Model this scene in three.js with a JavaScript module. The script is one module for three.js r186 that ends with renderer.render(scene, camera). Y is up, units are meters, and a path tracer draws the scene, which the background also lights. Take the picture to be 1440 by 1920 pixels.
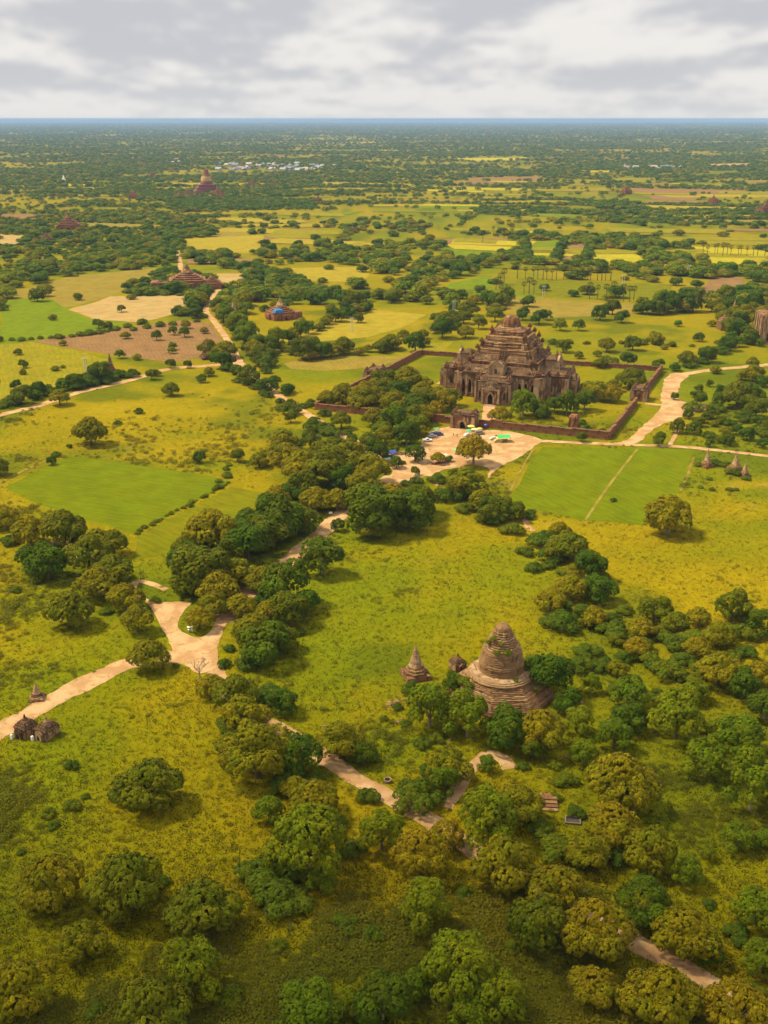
import * as THREE from 'three';
import { mergeGeometries, toCreasedNormals } from 'three/addons/utils/BufferGeometryUtils.js';
import { MarchingCubes } from 'three/addons/objects/MarchingCubes.js';

// ---------------------------------------------------------------- camera, sky, sun, exposure
const scene = new THREE.Scene();
const EYE = 150, FOCAL = 2000, PITCH = Math.atan(738 / FOCAL);   // drone height in metres, lens, downward tilt
const camera = new THREE.PerspectiveCamera(2 * Math.atan(960 / FOCAL) * 180 / Math.PI, 0.75, 1, 150000);
camera.position.set(0, EYE, 0);
camera.rotation.set(-PITCH, 0, 0);
const renderer = new THREE.WebGLRenderer({ antialias: true });
renderer.toneMapping = THREE.LinearToneMapping;
renderer.toneMappingExposure = 1.5;
renderer.shadowMap.enabled = true;
const sun = new THREE.DirectionalLight(new THREE.Color(1, 0.87, 0.58), 4.5);
sun.position.set(-1620, 2400, -760);
sun.target.position.set(0, 0, -400);
sun.castShadow = true;
sun.shadow.radius = 20;
sun.shadow.mapSize.set(4096, 4096);
Object.assign(sun.shadow.camera, { left: -700, right: 700, top: 700, bottom: -700, near: 10, far: 6000 });
scene.add(sun, sun.target);
scene.fog = new THREE.FogExp2(new THREE.Color(0.4, 0.61, 0.95), 0.000045);

// ---------------------------------------------------------------- noise
function mulberry(a) { return () => { a |= 0; a = a + 0x6D2B79F5 | 0; let t = Math.imul(a ^ a >>> 15, 1 | a); t = t + Math.imul(t ^ t >>> 7, 61 | t) ^ t; return ((t ^ t >>> 14) >>> 0) / 4294967296; }; }
const hash2 = (x, y, s = 0) => { let h = Math.imul(x, 374761393) + Math.imul(y, 668265263) + Math.imul(s, 974634777) | 0; h = Math.imul(h ^ h >>> 13, 1274126177); return ((h ^ h >>> 16) >>> 0) / 4294967296; };
function vnoise(x, y, s = 0, wrap = 0, wrapY = wrap) {
  const ix = Math.floor(x), iy = Math.floor(y); let fx = x - ix, fy = y - iy; fx = fx * fx * (3 - 2 * fx); fy = fy * fy * (3 - 2 * fy);
  const m = (k) => wrap ? ((k % wrap) + wrap) % wrap : k, n = (k) => wrapY ? ((k % wrapY) + wrapY) % wrapY : k;
  const a = hash2(m(ix), n(iy), s), b = hash2(m(ix + 1), n(iy), s), c = hash2(m(ix), n(iy + 1), s), d = hash2(m(ix + 1), n(iy + 1), s);
  return a + (b - a) * fx + (c - a) * fy + (a - b - c + d) * fx * fy;
}
function fbm(x, y, oct = 4, s = 0, wrap = 0, wrapY = wrap) { let v = 0, a = 0.5, n = 0; for (let i = 0; i < oct; i++) { v += a * vnoise(x, y, s + i * 17, wrap, wrapY); n += a; a *= 0.5; x *= 2; y *= 2; wrap *= 2; wrapY *= 2; } return v / n; }
const clamp = (x, a = 0, b = 1) => Math.min(b, Math.max(a, x));
const sstep = (a, b, x) => { const t = clamp((x - a) / (b - a)); return t * t * (3 - 2 * t); };
const mix = (a, b, t) => a + (b - a) * t;
const mix3 = (a, b, t) => [mix(a[0], b[0], t), mix(a[1], b[1], t), mix(a[2], b[2], t)];

// ---------------------------------------------------------------- overcast sky
{
  const W = 2048, H = 1024, data = new Float32Array(W * H * 4);
  for (let r = 0; r < H; r++) {
    const up = ((r + 0.5) / H - 0.5) * Math.PI, y = Math.sin(up), cu = Math.cos(up);
    for (let c = 0; c < W; c++) {
      const az = ((c + 0.5) / W - 0.5) * 2 * Math.PI, x = Math.cos(az) * cu, z = Math.sin(az) * cu, k = (r * W + c) * 4;
      let col;
      if (y < 0) col = [0.42, 0.45, 0.48];
      else {
        const q = 1 / (y + 0.1), px = x * q, pz = z * q * 1.3;
        const wx = fbm(px * 0.22 + 9, pz * 0.22, 3, 31) * 2.4;
        const big = fbm(px * 1.6 + wx, pz * 0.75 + 3.1, 5, 3), fine = fbm(px * 8 + 7 + wx * 2, pz * 3.4, 5, 11);
        const d = clamp((big * 0.7 + fine * 0.3 - 0.34) / 0.34);
        col = mix3([0.37, 0.376, 0.40], [0.575, 0.558, 0.535], sstep(0.08, 0.92, d));
        col = col.map((q) => q * (1 + 0.3 * y));   // an overcast sky brightens towards the zenith
        const hz = Math.exp(-y / 0.028);
        col = mix3(col, [0.50, 0.505, 0.505], hz * 0.65);
      }
      data[k] = col[0]; data[k + 1] = col[1]; data[k + 2] = col[2]; data[k + 3] = 1;
    }
  }
  const t = new THREE.DataTexture(data, W, H, THREE.RGBAFormat, THREE.FloatType);
  t.mapping = THREE.EquirectangularReflectionMapping; t.magFilter = t.minFilter = THREE.LinearFilter; t.needsUpdate = true;
  scene.background = t; scene.environment = t;
}

// ---------------------------------------------------------------- survey: a plan of the plain, read off the photograph once (x east, z south, metres)
function survey(u, v, h = 0) {
  const x = (u - 720) / FOCAL, y = -(v - 960) / FOCAL, dy = y * Math.cos(PITCH) - Math.sin(PITCH), dz = -(Math.cos(PITCH) + y * Math.sin(PITCH)), t = (EYE - h) / -dy;
  return [x * t, dz * t];
}
const metresPerPixel = (v) => { const a = survey(720, v), b = survey(721, v); return Math.abs(b[0] - a[0]); };
const poly = (s) => s.trim().split(/\s+/).map((p) => survey(...p.split(',').map(Number)));

// ---------------------------------------------------------------- helpers
const used = {};
function numbered(n) { const k = used[n] = (used[n] ?? -1) + 1; return k ? `${n}_${String(k).padStart(3, '0')}` : n; }
const shade = (o) => { o.traverse((m) => { if (m.isMesh) { m.castShadow = true; m.receiveShadow = true; } }); return o; };
function tag(o, label, category, group) { o.userData.label = label; o.userData.category = category; if (group) o.userData.group = group; return o; }
function thing(name, label, category, x, z, turn = 0, group, y = 0) {
  const o = new THREE.Group(); o.name = numbered(name); o.position.set(x, y, z); o.rotation.y = turn; tag(o, label, category, group); scene.add(o); return o;
}
function part(name, geo, mat, parent) { const m = new THREE.Mesh(geo, mat); m.name = name; m.castShadow = m.receiveShadow = true; parent.add(m); return m; }
function struct(name, geo, mat) { const m = new THREE.Mesh(geo, mat); m.name = numbered(name); m.userData.kind = 'structure'; m.receiveShadow = m.castShadow = true; scene.add(m); return m; }
function copyOf(o, label, group, x, z, turn, s = 1) { const c = o.clone(); c.name = numbered(o.name.replace(/_\d{3}$/, '')); c.userData = { ...o.userData }; if (label) c.userData.label = label; if (group) c.userData.group = group; c.position.set(x, o.position.y, z); c.rotation.y = turn; c.scale.setScalar(s); scene.add(c); return c; }

function tex(size, fn, srgb = true) {
  const d = new Uint8Array(size * size * 4);
  for (let j = 0; j < size; j++) for (let i = 0; i < size; i++) { const c = fn(i / size, j / size), k = (j * size + i) * 4; for (let q = 0; q < 3; q++) { let v = Array.isArray(c) ? c[q] : c; v = clamp(v); if (srgb) v = v <= 0.0031308 ? v * 12.92 : 1.055 * v ** (1 / 2.4) - 0.055; d[k + q] = Math.round(v * 255); } d[k + 3] = 255; }
  const t = new THREE.DataTexture(d, size, size); if (srgb) t.colorSpace = THREE.SRGBColorSpace; t.wrapS = t.wrapT = THREE.RepeatWrapping; t.magFilter = THREE.LinearFilter; t.minFilter = THREE.LinearMipmapLinearFilter; t.generateMipmaps = true; t.needsUpdate = true; return t;
}
function boxUV(g, per = 16) {           // uv in metres / per, taken from the face's main direction
  g = g.index ? g.toNonIndexed() : g; g.computeVertexNormals();
  const p = g.attributes.position, n = g.attributes.normal, uv = new Float32Array(p.count * 2);
  for (let i = 0; i < p.count; i += 3) {
    const nx = Math.abs(n.getX(i)), ny = Math.abs(n.getY(i)), nz = Math.abs(n.getZ(i));
    for (let j = i; j < i + 3; j++) {
      const x = p.getX(j), y = p.getY(j), z = p.getZ(j);
      if (ny > nx && ny > nz) { uv[j * 2] = x / per; uv[j * 2 + 1] = z / per; } else if (nx > nz) { uv[j * 2] = z / per + 0.37; uv[j * 2 + 1] = y / per; } else { uv[j * 2] = x / per + 0.11; uv[j * 2 + 1] = y / per; }
    }
  }
  g.setAttribute('uv', new THREE.BufferAttribute(uv, 2)); return g;
}
function bare(g) { g = g.index ? g.toNonIndexed() : g; for (const k of Object.keys(g.attributes)) if (!['position', 'normal'].includes(k)) g.deleteAttribute(k); return g; }
const join = (list, per) => boxUV(mergeGeometries(list.map(bare)), per);
const bx = (w, h, d, x = 0, y = 0, z = 0, ry = 0) => { const g = new THREE.BoxGeometry(w, h, d); if (ry) g.rotateY(ry); g.translate(x, y + h / 2, z); return g; };   // y is the underside
const tube = (pts, r0, r1, seg = 6, n = 5) => { // a tapered limb
  const c = new THREE.CatmullRomCurve3(pts.map((p) => new THREE.Vector3(...p))), g = new THREE.TubeGeometry(c, seg, 1, n, false), p = g.attributes.position;
  for (let i = 0; i <= seg; i++) { const o = c.getPointAt(i / seg), r = mix(r0, r1, i / seg); for (let j = 0; j <= n; j++) { const k = i * (n + 1) + j; p.setXYZ(k, o.x + (p.getX(k) - o.x) * r, o.y + (p.getY(k) - o.y) * r, o.z + (p.getZ(k) - o.z) * r); } }
  g.computeVertexNormals(); return g;
};
// plans of radius 1 (points turn from x towards z); a square's half side is 1
const ngon = (n, off = 0) => Array.from({ length: n }, (_, i) => [Math.cos(off + i / n * 2 * Math.PI), Math.sin(off + i / n * 2 * Math.PI)]);
const SQUARE = [[1, -1], [1, 1], [-1, 1], [-1, -1]];
const redent = (a, b) => { const q = [[1, -a], [1, a], [b, a], [b, b], [a, b], [a, 1]]; const out = []; for (let k = 0; k < 4; k++) { const c = [1, 0, -1, 0][k], s = [0, 1, 0, -1][k]; for (const [x, z] of q.slice(1)) out.push([x * c - z * s, x * s + z * c]); } return out; };
const subdivide = (plan, n) => plan.flatMap((p, i) => { const q = plan[(i + 1) % plan.length]; return Array.from({ length: n }, (_, k) => [mix(p[0], q[0], k / n), mix(p[1], q[1], k / n)]); });
function stack(plan, profile, rough = 0, seed = 1, cap = true) {   // rings of the plan at each (radius, height), closed on top
  const P = [], n = plan.length;
  const at = (i, k) => { i %= n; const [r, y] = profile[k], [x, z] = plan[i]; const j = rough * Math.min(1, r) ; return [x * r + (hash2(i, k, seed) - 0.5) * j, y + (hash2(i, k, seed + 5) - 0.5) * j * 0.8 * (k > 0 ? 1 : 0), z * r + (hash2(i, k, seed + 9) - 0.5) * j]; };
  for (let k = 0; k + 1 < profile.length; k++) for (let i = 0; i < n; i++) { const a = at(i, k), b = at(i, k + 1), c = at(i + 1, k), d = at(i + 1, k + 1); P.push(...a, ...b, ...c, ...c, ...b, ...d); }
  if (cap && profile.at(-1)[0] > 0.001) {
    const K = profile.length - 1, ring = plan.map((_, i) => at(i, K)), tri = THREE.ShapeUtils.triangulateShape(ring.map((p) => new THREE.Vector2(p[0], -p[2])), []);
    for (const t of tri) { const [a, b, c] = t.map((q) => ring[q]); const up = (b[2] - a[2]) * (c[0] - a[0]) - (b[0] - a[0]) * (c[2] - a[2]); P.push(...a, ...(up > 0 ? b : c), ...(up > 0 ? c : b)); }
  }
  const g = new THREE.BufferGeometry(); g.setAttribute('position', new THREE.Float32BufferAttribute(P, 3)); g.computeVertexNormals(); return g;
}
const archPath = (x, y, w, h) => { const p = new THREE.Path(), r = h * 0.42, s = h - r; p.moveTo(x - w / 2, y); p.lineTo(x + w / 2, y); p.lineTo(x + w / 2, y + s); p.quadraticCurveTo(x + w * 0.42, y + s + r * 0.62, x, y + h); p.quadraticCurveTo(x - w * 0.42, y + s + r * 0.62, x - w / 2, y + s); p.lineTo(x - w / 2, y); return p; };
function facade(w, h, openings, thick) {  // a wall standing on y = 0 along x with pointed openings through it, its outer face at z = 0
  const s = new THREE.Shape(); s.moveTo(-w / 2, 0); s.lineTo(w / 2, 0); s.lineTo(w / 2, h); s.lineTo(-w / 2, h); s.lineTo(-w / 2, 0);
  for (const o of openings) s.holes.push(archPath(...o));
  const g = new THREE.ExtrudeGeometry(s, { depth: thick, bevelEnabled: false, curveSegments: 5 }); g.translate(0, 0, -thick); return g;
}
function archFrame(x, y, w, h, t, d) { // a raised surround for an opening
  const s = new THREE.Shape(archPath(x, y, w + 2 * t, h + t * 1.6).getPoints(5)); s.holes.push(archPath(x, y + 0.02, w, h));
  return new THREE.ExtrudeGeometry(s, { depth: d, bevelEnabled: false, curveSegments: 5 });
}
function gable(w, h, d, x, y, z) { // a flame-shaped pediment facing +z
  const s = new THREE.Shape(); s.moveTo(-w / 2, 0); s.lineTo(w / 2, 0); s.quadraticCurveTo(w * 0.42, h * 0.3, w * 0.2, h * 0.48); s.quadraticCurveTo(w * 0.06, h * 0.6, 0, h); s.quadraticCurveTo(-w * 0.06, h * 0.6, -w * 0.2, h * 0.48); s.quadraticCurveTo(-w * 0.42, h * 0.3, -w / 2, 0);
  const g = new THREE.ExtrudeGeometry(s, { depth: d, bevelEnabled: false, curveSegments: 5 }); g.translate(x, y, z); return g;
}

// ---------------------------------------------------------------- materials
const std = (color, roughness = 0.95, more = {}) => new THREE.MeshStandardMaterial({ color, roughness, ...more });
const rgb = (r, g, b) => new THREE.Color().setRGB(r, g, b);
function masonry(seed, brick, dark, pale, kDark, kPale) {   // weathered brickwork: courses, soot and lichen stains, remains of plaster
  const map = tex(512, (u, v) => {
    const n = fbm(u * 6, v * 6, 5, seed, 6), m = fbm(u * 14, v * 5, 4, seed + 40, 14, 5), st = fbm(u * 22, v * 3, 4, seed + 80, 22, 3), f = hash2(Math.floor(u * 512), Math.floor(v * 256), seed);
    const course = vnoise(u * 40, v * 96, seed + 7, 40, 96);
    let c = brick.map((x) => x * (0.72 + 0.4 * course + 0.2 * (f - 0.5)));
    c = mix3(c, pale, sstep(kPale, kPale + 0.14, n) * 0.85);
    c = mix3(c, dark, sstep(kDark, kDark + 0.2, m * 0.55 + st * 0.45) * 0.85);
    return c;
  });
  const bump = tex(384, (u, v) => { const row = (v * 80) % 1; return 0.5 * vnoise(u * 32, v * 80, seed + 3, 0) + 0.3 * fbm(u * 16, v * 16, 3, seed + 4, 16) + (row < 0.25 ? 0 : 0.2); }, false);
  return new THREE.MeshPhysicalMaterial({ map, bumpMap: bump, bumpScale: 0.12, roughness: 1, specularIntensity: 0.25 });
}
const M = {
  brick: masonry(1, [0.221, 0.107, 0.047], [0.055, 0.034, 0.018], [0.351, 0.221, 0.111], 0.48, 0.58),
  wall: masonry(2, [0.250, 0.122, 0.056], [0.062, 0.039, 0.022], [0.450, 0.294, 0.150], 0.49, 0.5),
  roof: masonry(3, [0.150, 0.083, 0.042], [0.049, 0.033, 0.018], [0.260, 0.169, 0.091], 0.45, 0.6),
  stupa: masonry(4, [0.285, 0.162, 0.072], [0.085, 0.052, 0.02], [0.36, 0.225, 0.105], 0.53, 0.56),
  plaster: masonry(5, [0.326, 0.202, 0.100], [0.105, 0.065, 0.032], [0.452, 0.299, 0.163], 0.52, 0.5),
  red: masonry(6, [0.270, 0.115, 0.052], [0.081, 0.043, 0.023], [0.333, 0.196, 0.098], 0.53, 0.6),
  gold: std(rgb(0.45, 0.28, 0.07), 0.7),
  maroon: std(rgb(0.19, 0.065, 0.05)),
  white: std(rgb(0.78, 0.76, 0.72), 0.8),
};
// ---------------------------------------------------------------- the plain: ground, fields, roads
const DENSE_X = 340, xs = [], zs = [];
for (let x = -DENSE_X; x <= DENSE_X; x += 4) xs.push(x);
for (let x = DENSE_X, s = 5; x < 45000; s *= 1.14) { x += s; xs.push(x); xs.unshift(-x); }
for (let z = -60; z >= -1000; z -= 4) zs.push(z);
for (let z = -1000, s = 5; z > -70000; s *= 1.1) { z -= s; zs.push(z); }
for (let z = -60, s = 20; z < 1500; s *= 1.5) { z += s; zs.unshift(z); }

const FIELDS = []; // {pts, kind}
const addField = (kind, s) => FIELDS.push({ kind, pts: poly(s) });
addField('crop', '1016,838 1299,843 1290,875 1275,920 1240,955 1213,985 1095,976 950,946 985,885');
addField('crop', '132,854 260,872 395,892 430,906 350,950 255,1001 165,976 60,940 8,914');
addField('pale_crop', '258,1006 352,955 432,912 520,930 480,985 345,1034 250,1052');
addField('ploughed', '62,640 190,620 345,600 395,606 421,645 402,668 320,679 232,669 130,652');
addField('tan', '124,582 205,555 367,555 352,572 330,590 262,606 170,600');
addField('vivid', '0,560 90,562 138,572 120,585 168,602 250,606 190,618 60,637 0,643');
addField('olive', '0,646 60,641 130,654 205,675 195,700 150,714 72,742 0,758');
addField('stubble', '0,554 130,520 250,506 330,501 215,552 120,578 80,560 0,558');
addField('straw', '508,641 610,600 700,581 800,590 760,612 690,632 600,640');
addField('stubble', '530,682 588,668 757,668 715,688 610,696 545,692');
addField('ploughed', '1302,556 1337,519 1398,521 1408,556');
addField('stubble', '960,556 1035,562 1200,570 1188,590 1030,596 955,585');
addField('pale_crop', '968,521 1262,534 1240,560 1100,561 960,553');
addField('vivid', '992,454 1056,450 1038,490 988,490');
addField('ploughed', '1068,458 1101,458 1093,486 1056,485');
addField('sunlit_gold_grass', '1112,466 1190,474 1222,497 1100,492');  // this and the next field: a sunlight patch painted as paler gold
addField('sunlit_gold_grass', '1296,462 1440,470 1440,502 1330,498');
addField('sunlit_gold_grass', '985,430 1030,428 1020,438 975,440');
addField('vivid', '830,460 930,466 942,482 830,482');
addField('ploughed', '827,449 960,447 940,464 835,458');
addField('vivid', '840,530 925,517 915,545 830,540');
addField('ploughed', '497,430 596,429 592,447 498,450');
addField('stubble', '405,432 480,431 462,447 398,446');
addField('tan', '408,513 465,512 452,532 415,528');
addField('straw', '340,448 500,440 480,475 350,474');
addField('straw', '545,503 700,500 680,530 560,525');
addField('tan', '0,440 62,442 30,460 0,460');
addField('ploughed', '0,401 96,402 60,412 0,412');
addField('ploughed', '868,334 1020,331 1010,339 880,340');
addField('ploughed', '850,342 1000,340 985,346 850,348');
addField('ploughed', '1180,353 1400,357 1400,364 1190,362');
addField('ploughed', '1215,367 1312,371 1300,376 1222,374');
addField('stubble', '1392,339 1440,338 1440,347 1400,347');
addField('tan', '1325,308 1408,306 1400,312 1330,314');
addField('sunlit_gold_grass', '850,297 990,295 980,300 860,302');
addField('vivid', '1135,428 1175,424 1165,432 1130,434');
addField('olive', '690,655 850,640 830,662 760,668');
addField('vivid', '895,545 1010,552 1000,560 890,556');

{ // the patchwork of strips beyond the temple
  const rng = mulberry(515), kinds = ['olive', 'olive', 'straw', 'stubble', 'pale_crop', 'sunlit_gold_grass', 'olive', 'vivid', 'ploughed', 'straw'];
  for (let i = 0; i < 165; i++) {
    const d = i < 110 ? 1150 + 1700 * rng() : 2300 * (1 + 3.2 * rng() ** 1.6), x = (rng() * 2 - 1) * d * 0.37, a = (0.14 + 0.2 * rng()) + (rng() < 0.5 ? 0 : -0.25), w = (60 + 130 * rng()) * (d / 1600) ** 0.75, h = (22 + 46 * rng()) * (d / 1600) ** 0.8, sk = (rng() - 0.5) * 0.5;
    if (d < 2200 && x < -150 && rng() < 0.55) continue;
    FIELDS.push({ kind: kinds[Math.floor(rng() * kinds.length)], pts: [[-1, -1], [1, -1 + 0.3 * rng()], [1, 1], [-1 + 0.2 * rng(), 1]].map(([p, q]) => { const lx = p * w / 2 + q * sk * h, lz = q * h / 2; return [x + lx * Math.cos(a) - lz * Math.sin(a), -d + lx * Math.sin(a) + lz * Math.cos(a)]; }) });
  }
}
const PLAZA = poly('722,906 735,882 722,872 728,850 778,842 802,815 845,799 868,803 905,806 950,808 1016,826 1000,838 975,858 930,880 916,899 912,878 880,872 848,880 830,881 812,890 826,910 820,912 800,893 770,905 745,913');
const JUNCTION = poly('268,1121 300,1130 357,1129 342,1150 333,1172 343,1186 376,1196 396,1181 412,1152 442,1144 430,1165 419,1182 409,1215 407,1252 388,1262 368,1262 352,1249 310,1241 285,1240 300,1215 322,1222 310,1190 296,1165 284,1140');
const ROADS = [
  { pts: poly('-60,1410 0,1373 60,1336 130,1296 190,1266 245,1244 300,1236 335,1230'), w: 7.2 },
  { pts: poly('418,1165 470,1110 532,1058 580,1020 632,972 690,925 735,893'), w: 7.5 },
  { pts: poly('398,1248 425,1300 480,1345 548,1378 625,1432 690,1474 780,1524 862,1578 930,1620 1010,1664 1100,1712 1182,1760 1262,1804 1340,1850 1460,1915'), w: 5.1 },
  { pts: poly('838,1515 862,1474 886,1440 912,1412'), w: 3.2 },
  { pts: poly('912,1412 938,1418 956,1442'), w: 3.6 },
  { pts: poly('-40,788 0,778 70,761 140,738 240,714 322,691 400,685 450,680'), w: 6 },
  { pts: poly('332,470 338,492 345,520 408,540 398,556 386,582 404,605 428,640 452,682 485,712 530,747 575,776 622,806 684,837 720,858'), w: 5 },
  { pts: poly('1500,676 1440,684 1340,693 1272,703'), w: 6 },
  { pts: poly('990,826 1100,831 1180,834 1280,838 1360,846 1500,862'), w: 4 },
  { pts: poly('1262,786 1270,805 1256,834'), w: 2 },
  { pts: poly('1210,757 1245,760'), w: 3.4 },
  { pts: poly('268,1120 250,1105 258,1090 280,1094 312,1106'), w: 2.5 },
  { pts: poly('100,1012 128,1022 150,1045'), w: 4 },
  { pts: poly('985,962 988,985 1000,996'), w: 2.2 },
  { pts: poly('1195,842 1165,880 1135,920 1098,975'), w: 1.2, bund: true },
  { pts: poly('1300,858 1290,890 1276,922'), w: 1.2, bund: true },
  { pts: poly('1000,842 975,885 950,935'), w: 0.9, bund: true },
  { pts: poly('0,906 50,880 96,860'), w: 1.5, bund: true },
];
const LANE = poly('1262,700 1288,702 1275,722 1278,752 1334,760 1302,775 1266,786 1222,808 1190,832 1150,834 1128,831 1165,829 1204,800 1238,765 1240,735');
const COURT = poly('906,762 928,758 935,775 920,800 902,792');
function inside(pts, x, z) { let c = false; for (let i = 0, j = pts.length - 1; i < pts.length; j = i++) { const a = pts[i], b = pts[j]; if ((a[1] > z) !== (b[1] > z) && x < (b[0] - a[0]) * (z - a[1]) / (b[1] - a[1]) + a[0]) c = !c; } return c; }
const bounds = (pts) => { let q = [1e9, -1e9, 1e9, -1e9]; for (const [x, z] of pts) q = [Math.min(q[0], x), Math.max(q[1], x), Math.min(q[2], z), Math.max(q[3], z)]; return q; };
for (const f of FIELDS) f.box = bounds(f.pts);
const fieldAt = (x, z) => { for (const f of FIELDS) { const b = f.box; if (x > b[0] && x < b[1] && z > b[2] && z < b[3] && inside(f.pts, x, z)) return f; } return null; };
function segDist(pts, x, z) { let d = 1e9; for (let i = 0; i + 1 < pts.length; i++) { const [ax, az] = pts[i], [bx_, bz] = pts[i + 1], dx = bx_ - ax, dz = bz - az, t = clamp(((x - ax) * dx + (z - az) * dz) / (dx * dx + dz * dz)); d = Math.min(d, Math.hypot(x - ax - dx * t, z - az - dz * t)); } return d; }
const AREAS = [PLAZA, JUNCTION, LANE, COURT].map((p) => ({ p, b: bounds(p) }));
for (const r of ROADS) r.box = bounds(r.pts);
function onDirt(x, z, m = 0) {
  for (const { p, b } of AREAS) if (x > b[0] - m && x < b[1] + m && z > b[2] - m && z < b[3] + m && inside(p, x, z)) return true;
  for (const r of ROADS) { const k = r.w / 2 + m, b = r.box; if (x > b[0] - k && x < b[1] + k && z > b[2] - k && z < b[3] + k && segDist(r.pts, x, z) < k) return true; }
  return false;
}

// colour of the turf: dry yellow grass, fresh grass, weeds, worn soil, some painted shade
const DRY = [0.222, 0.168, 0.002], OLIVE = [0.178, 0.143, 0.001], FRESH = [0.108, 0.125, 0.001], LUSH = [0.066, 0.086, 0.002], SOIL = [0.25, 0.15, 0.065];
function turf(x, z) {
  const a = fbm(x / 95 + 4, z / 95, 4, 61), b = fbm(x / 26, z / 26 + 8, 4, 71), c = fbm(x / 9, z / 9, 3, 81), wide = fbm(x / 420, z / 420, 3, 101);
  let col = mix3(FRESH, OLIVE, sstep(0.34, 0.56, a * 0.45 + b * 0.35 + wide * 0.2));
  col = mix3(col, DRY, sstep(0.54, 0.74, b * 0.5 + a * 0.35 + c * 0.15) * 0.8);
  col = mix3(col, LUSH, sstep(0.56, 0.72, fbm(x / 40 + 30, z / 40, 4, 91)) * 0.75);
  col = mix3(col, SOIL, sstep(0.74, 0.84, c * 0.6 + b * 0.4) * 0.45);
  const lawn = Math.exp(-(((x - 75) / 38) ** 2 + ((z + 228) / 50) ** 2)) + 0.85 * Math.exp(-(((x + 22) / 62) ** 2 + ((z + 146) / 26) ** 2)) + 0.75 * Math.exp(-(((x - 50) / 42) ** 2 + ((z + 262) / 30) ** 2)), dryer = Math.exp(-(((x + 48) / 30) ** 2 + ((z + 205) / 26) ** 2)) + Math.exp(-(((x - 95) / 55) ** 2 + ((z + 350) / 35) ** 2));  // the nearer two lawns: greener grass with overcast shade painted in
  col = mix3(col, mix3(LUSH, FRESH, 0.5), clamp(lawn) * 0.7); col = mix3(col, mix3(DRY, OLIVE, 0.3), clamp(dryer) * 0.4);
  return col;
}
{
  const nx = xs.length, nz = zs.length, P = new Float32Array(nx * nz * 3), C = new Float32Array(nx * nz * 3), U = new Float32Array(nx * nz * 2), I = [];
  for (let j = 0; j < nz; j++) for (let i = 0; i < nx; i++) {
    const k = j * nx + i, x = xs[i], z = zs[j]; P.set([x, 0, z], k * 3); U.set([x / 48, z / 48], k * 2);
    const c = turf(x, z); C.set(c.map((q) => q * 1.35), k * 3);
    if (i && j) I.push(k, k - 1, k - nx - 1, k, k - nx - 1, k - nx);
  }
  const g = new THREE.BufferGeometry(); g.setAttribute('position', new THREE.BufferAttribute(P, 3)); g.setAttribute('color', new THREE.BufferAttribute(C, 3)); g.setAttribute('uv', new THREE.BufferAttribute(U, 2)); g.setIndex(I); g.computeVertexNormals();
  if (g.attributes.normal.getY(5) < 0) { const ix = g.index.array; for (let i = 0; i < ix.length; i += 3) { const t = ix[i]; ix[i] = ix[i + 1]; ix[i + 1] = t; } g.computeVertexNormals(); }
  const map = tex(1024, (u, v) => { const a = fbm(u * 24, v * 24, 6, 201, 24), b = vnoise(u * 420, v * 420, 205, 420), c = fbm(u * 80, v * 80, 3, 207, 80); const q = 0.5 + 0.3 * a + 0.12 * b + 0.2 * c; const h = fbm(u * 40, v * 40, 3, 211, 40); return [q * (0.92 + 0.2 * h), q, q * 0.95]; });
  const bump = tex(512, (u, v) => 0.5 * fbm(u * 40, v * 40, 4, 221, 40) + 0.5 * vnoise(u * 260, v * 260, 223, 260), false);
  struct('ground', g, new THREE.MeshPhysicalMaterial({ map, bumpMap: bump, bumpScale: 0.25, vertexColors: true, roughness: 1, specularIntensity: 0.05 }));
}
function ragged(pts, step, amp, closed = true) { // outline with an uneven edge
  const out = [], n = pts.length, m = closed ? n : n - 1;
  for (let i = 0; i < m; i++) { const a = pts[i], b = pts[(i + 1) % n], L = Math.hypot(b[0] - a[0], b[1] - a[1]), k = Math.min(60, Math.max(1, Math.round(L / step))); for (let q = 0; q < k; q++) { const x = mix(a[0], b[0], q / k), z = mix(a[1], b[1], q / k); out.push([x + (fbm(x / (step * 2.5), z / (step * 2.5), 3, 5) - 0.5) * amp * 2, z + (fbm(x / (step * 2.5) + 50, z / (step * 2.5), 3, 6) - 0.5) * amp * 2]); } }
  return out;
}
function smooth(pts, closed = true, per = 6) { const c = new THREE.CatmullRomCurve3(pts.map(([x, z]) => new THREE.Vector3(x, 0, z)), closed, 'centripetal'); return c.getPoints(pts.length * per).map((p) => [p.x, p.z]); }
function sheet(outline, y, per, turn = 0) {
  const tri = THREE.ShapeUtils.triangulateShape(outline.map(([x, z]) => new THREE.Vector2(x, z)), []), P = [], U = [], c = Math.cos(turn), s = Math.sin(turn);
  for (const t of tri) { let [a, b, d] = t.map((q) => outline[q]); if ((b[1] - a[1]) * (d[0] - a[0]) - (b[0] - a[0]) * (d[1] - a[1]) < 0) [b, d] = [d, b]; for (const [x, z] of [a, b, d]) { P.push(x, y, z); U.push((x * c - z * s) / per, (x * s + z * c) / per); } }
  const g = new THREE.BufferGeometry(); g.setAttribute('position', new THREE.Float32BufferAttribute(P, 3)); g.setAttribute('uv', new THREE.Float32BufferAttribute(U, 2)); g.computeVertexNormals(); return g;
}
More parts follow.
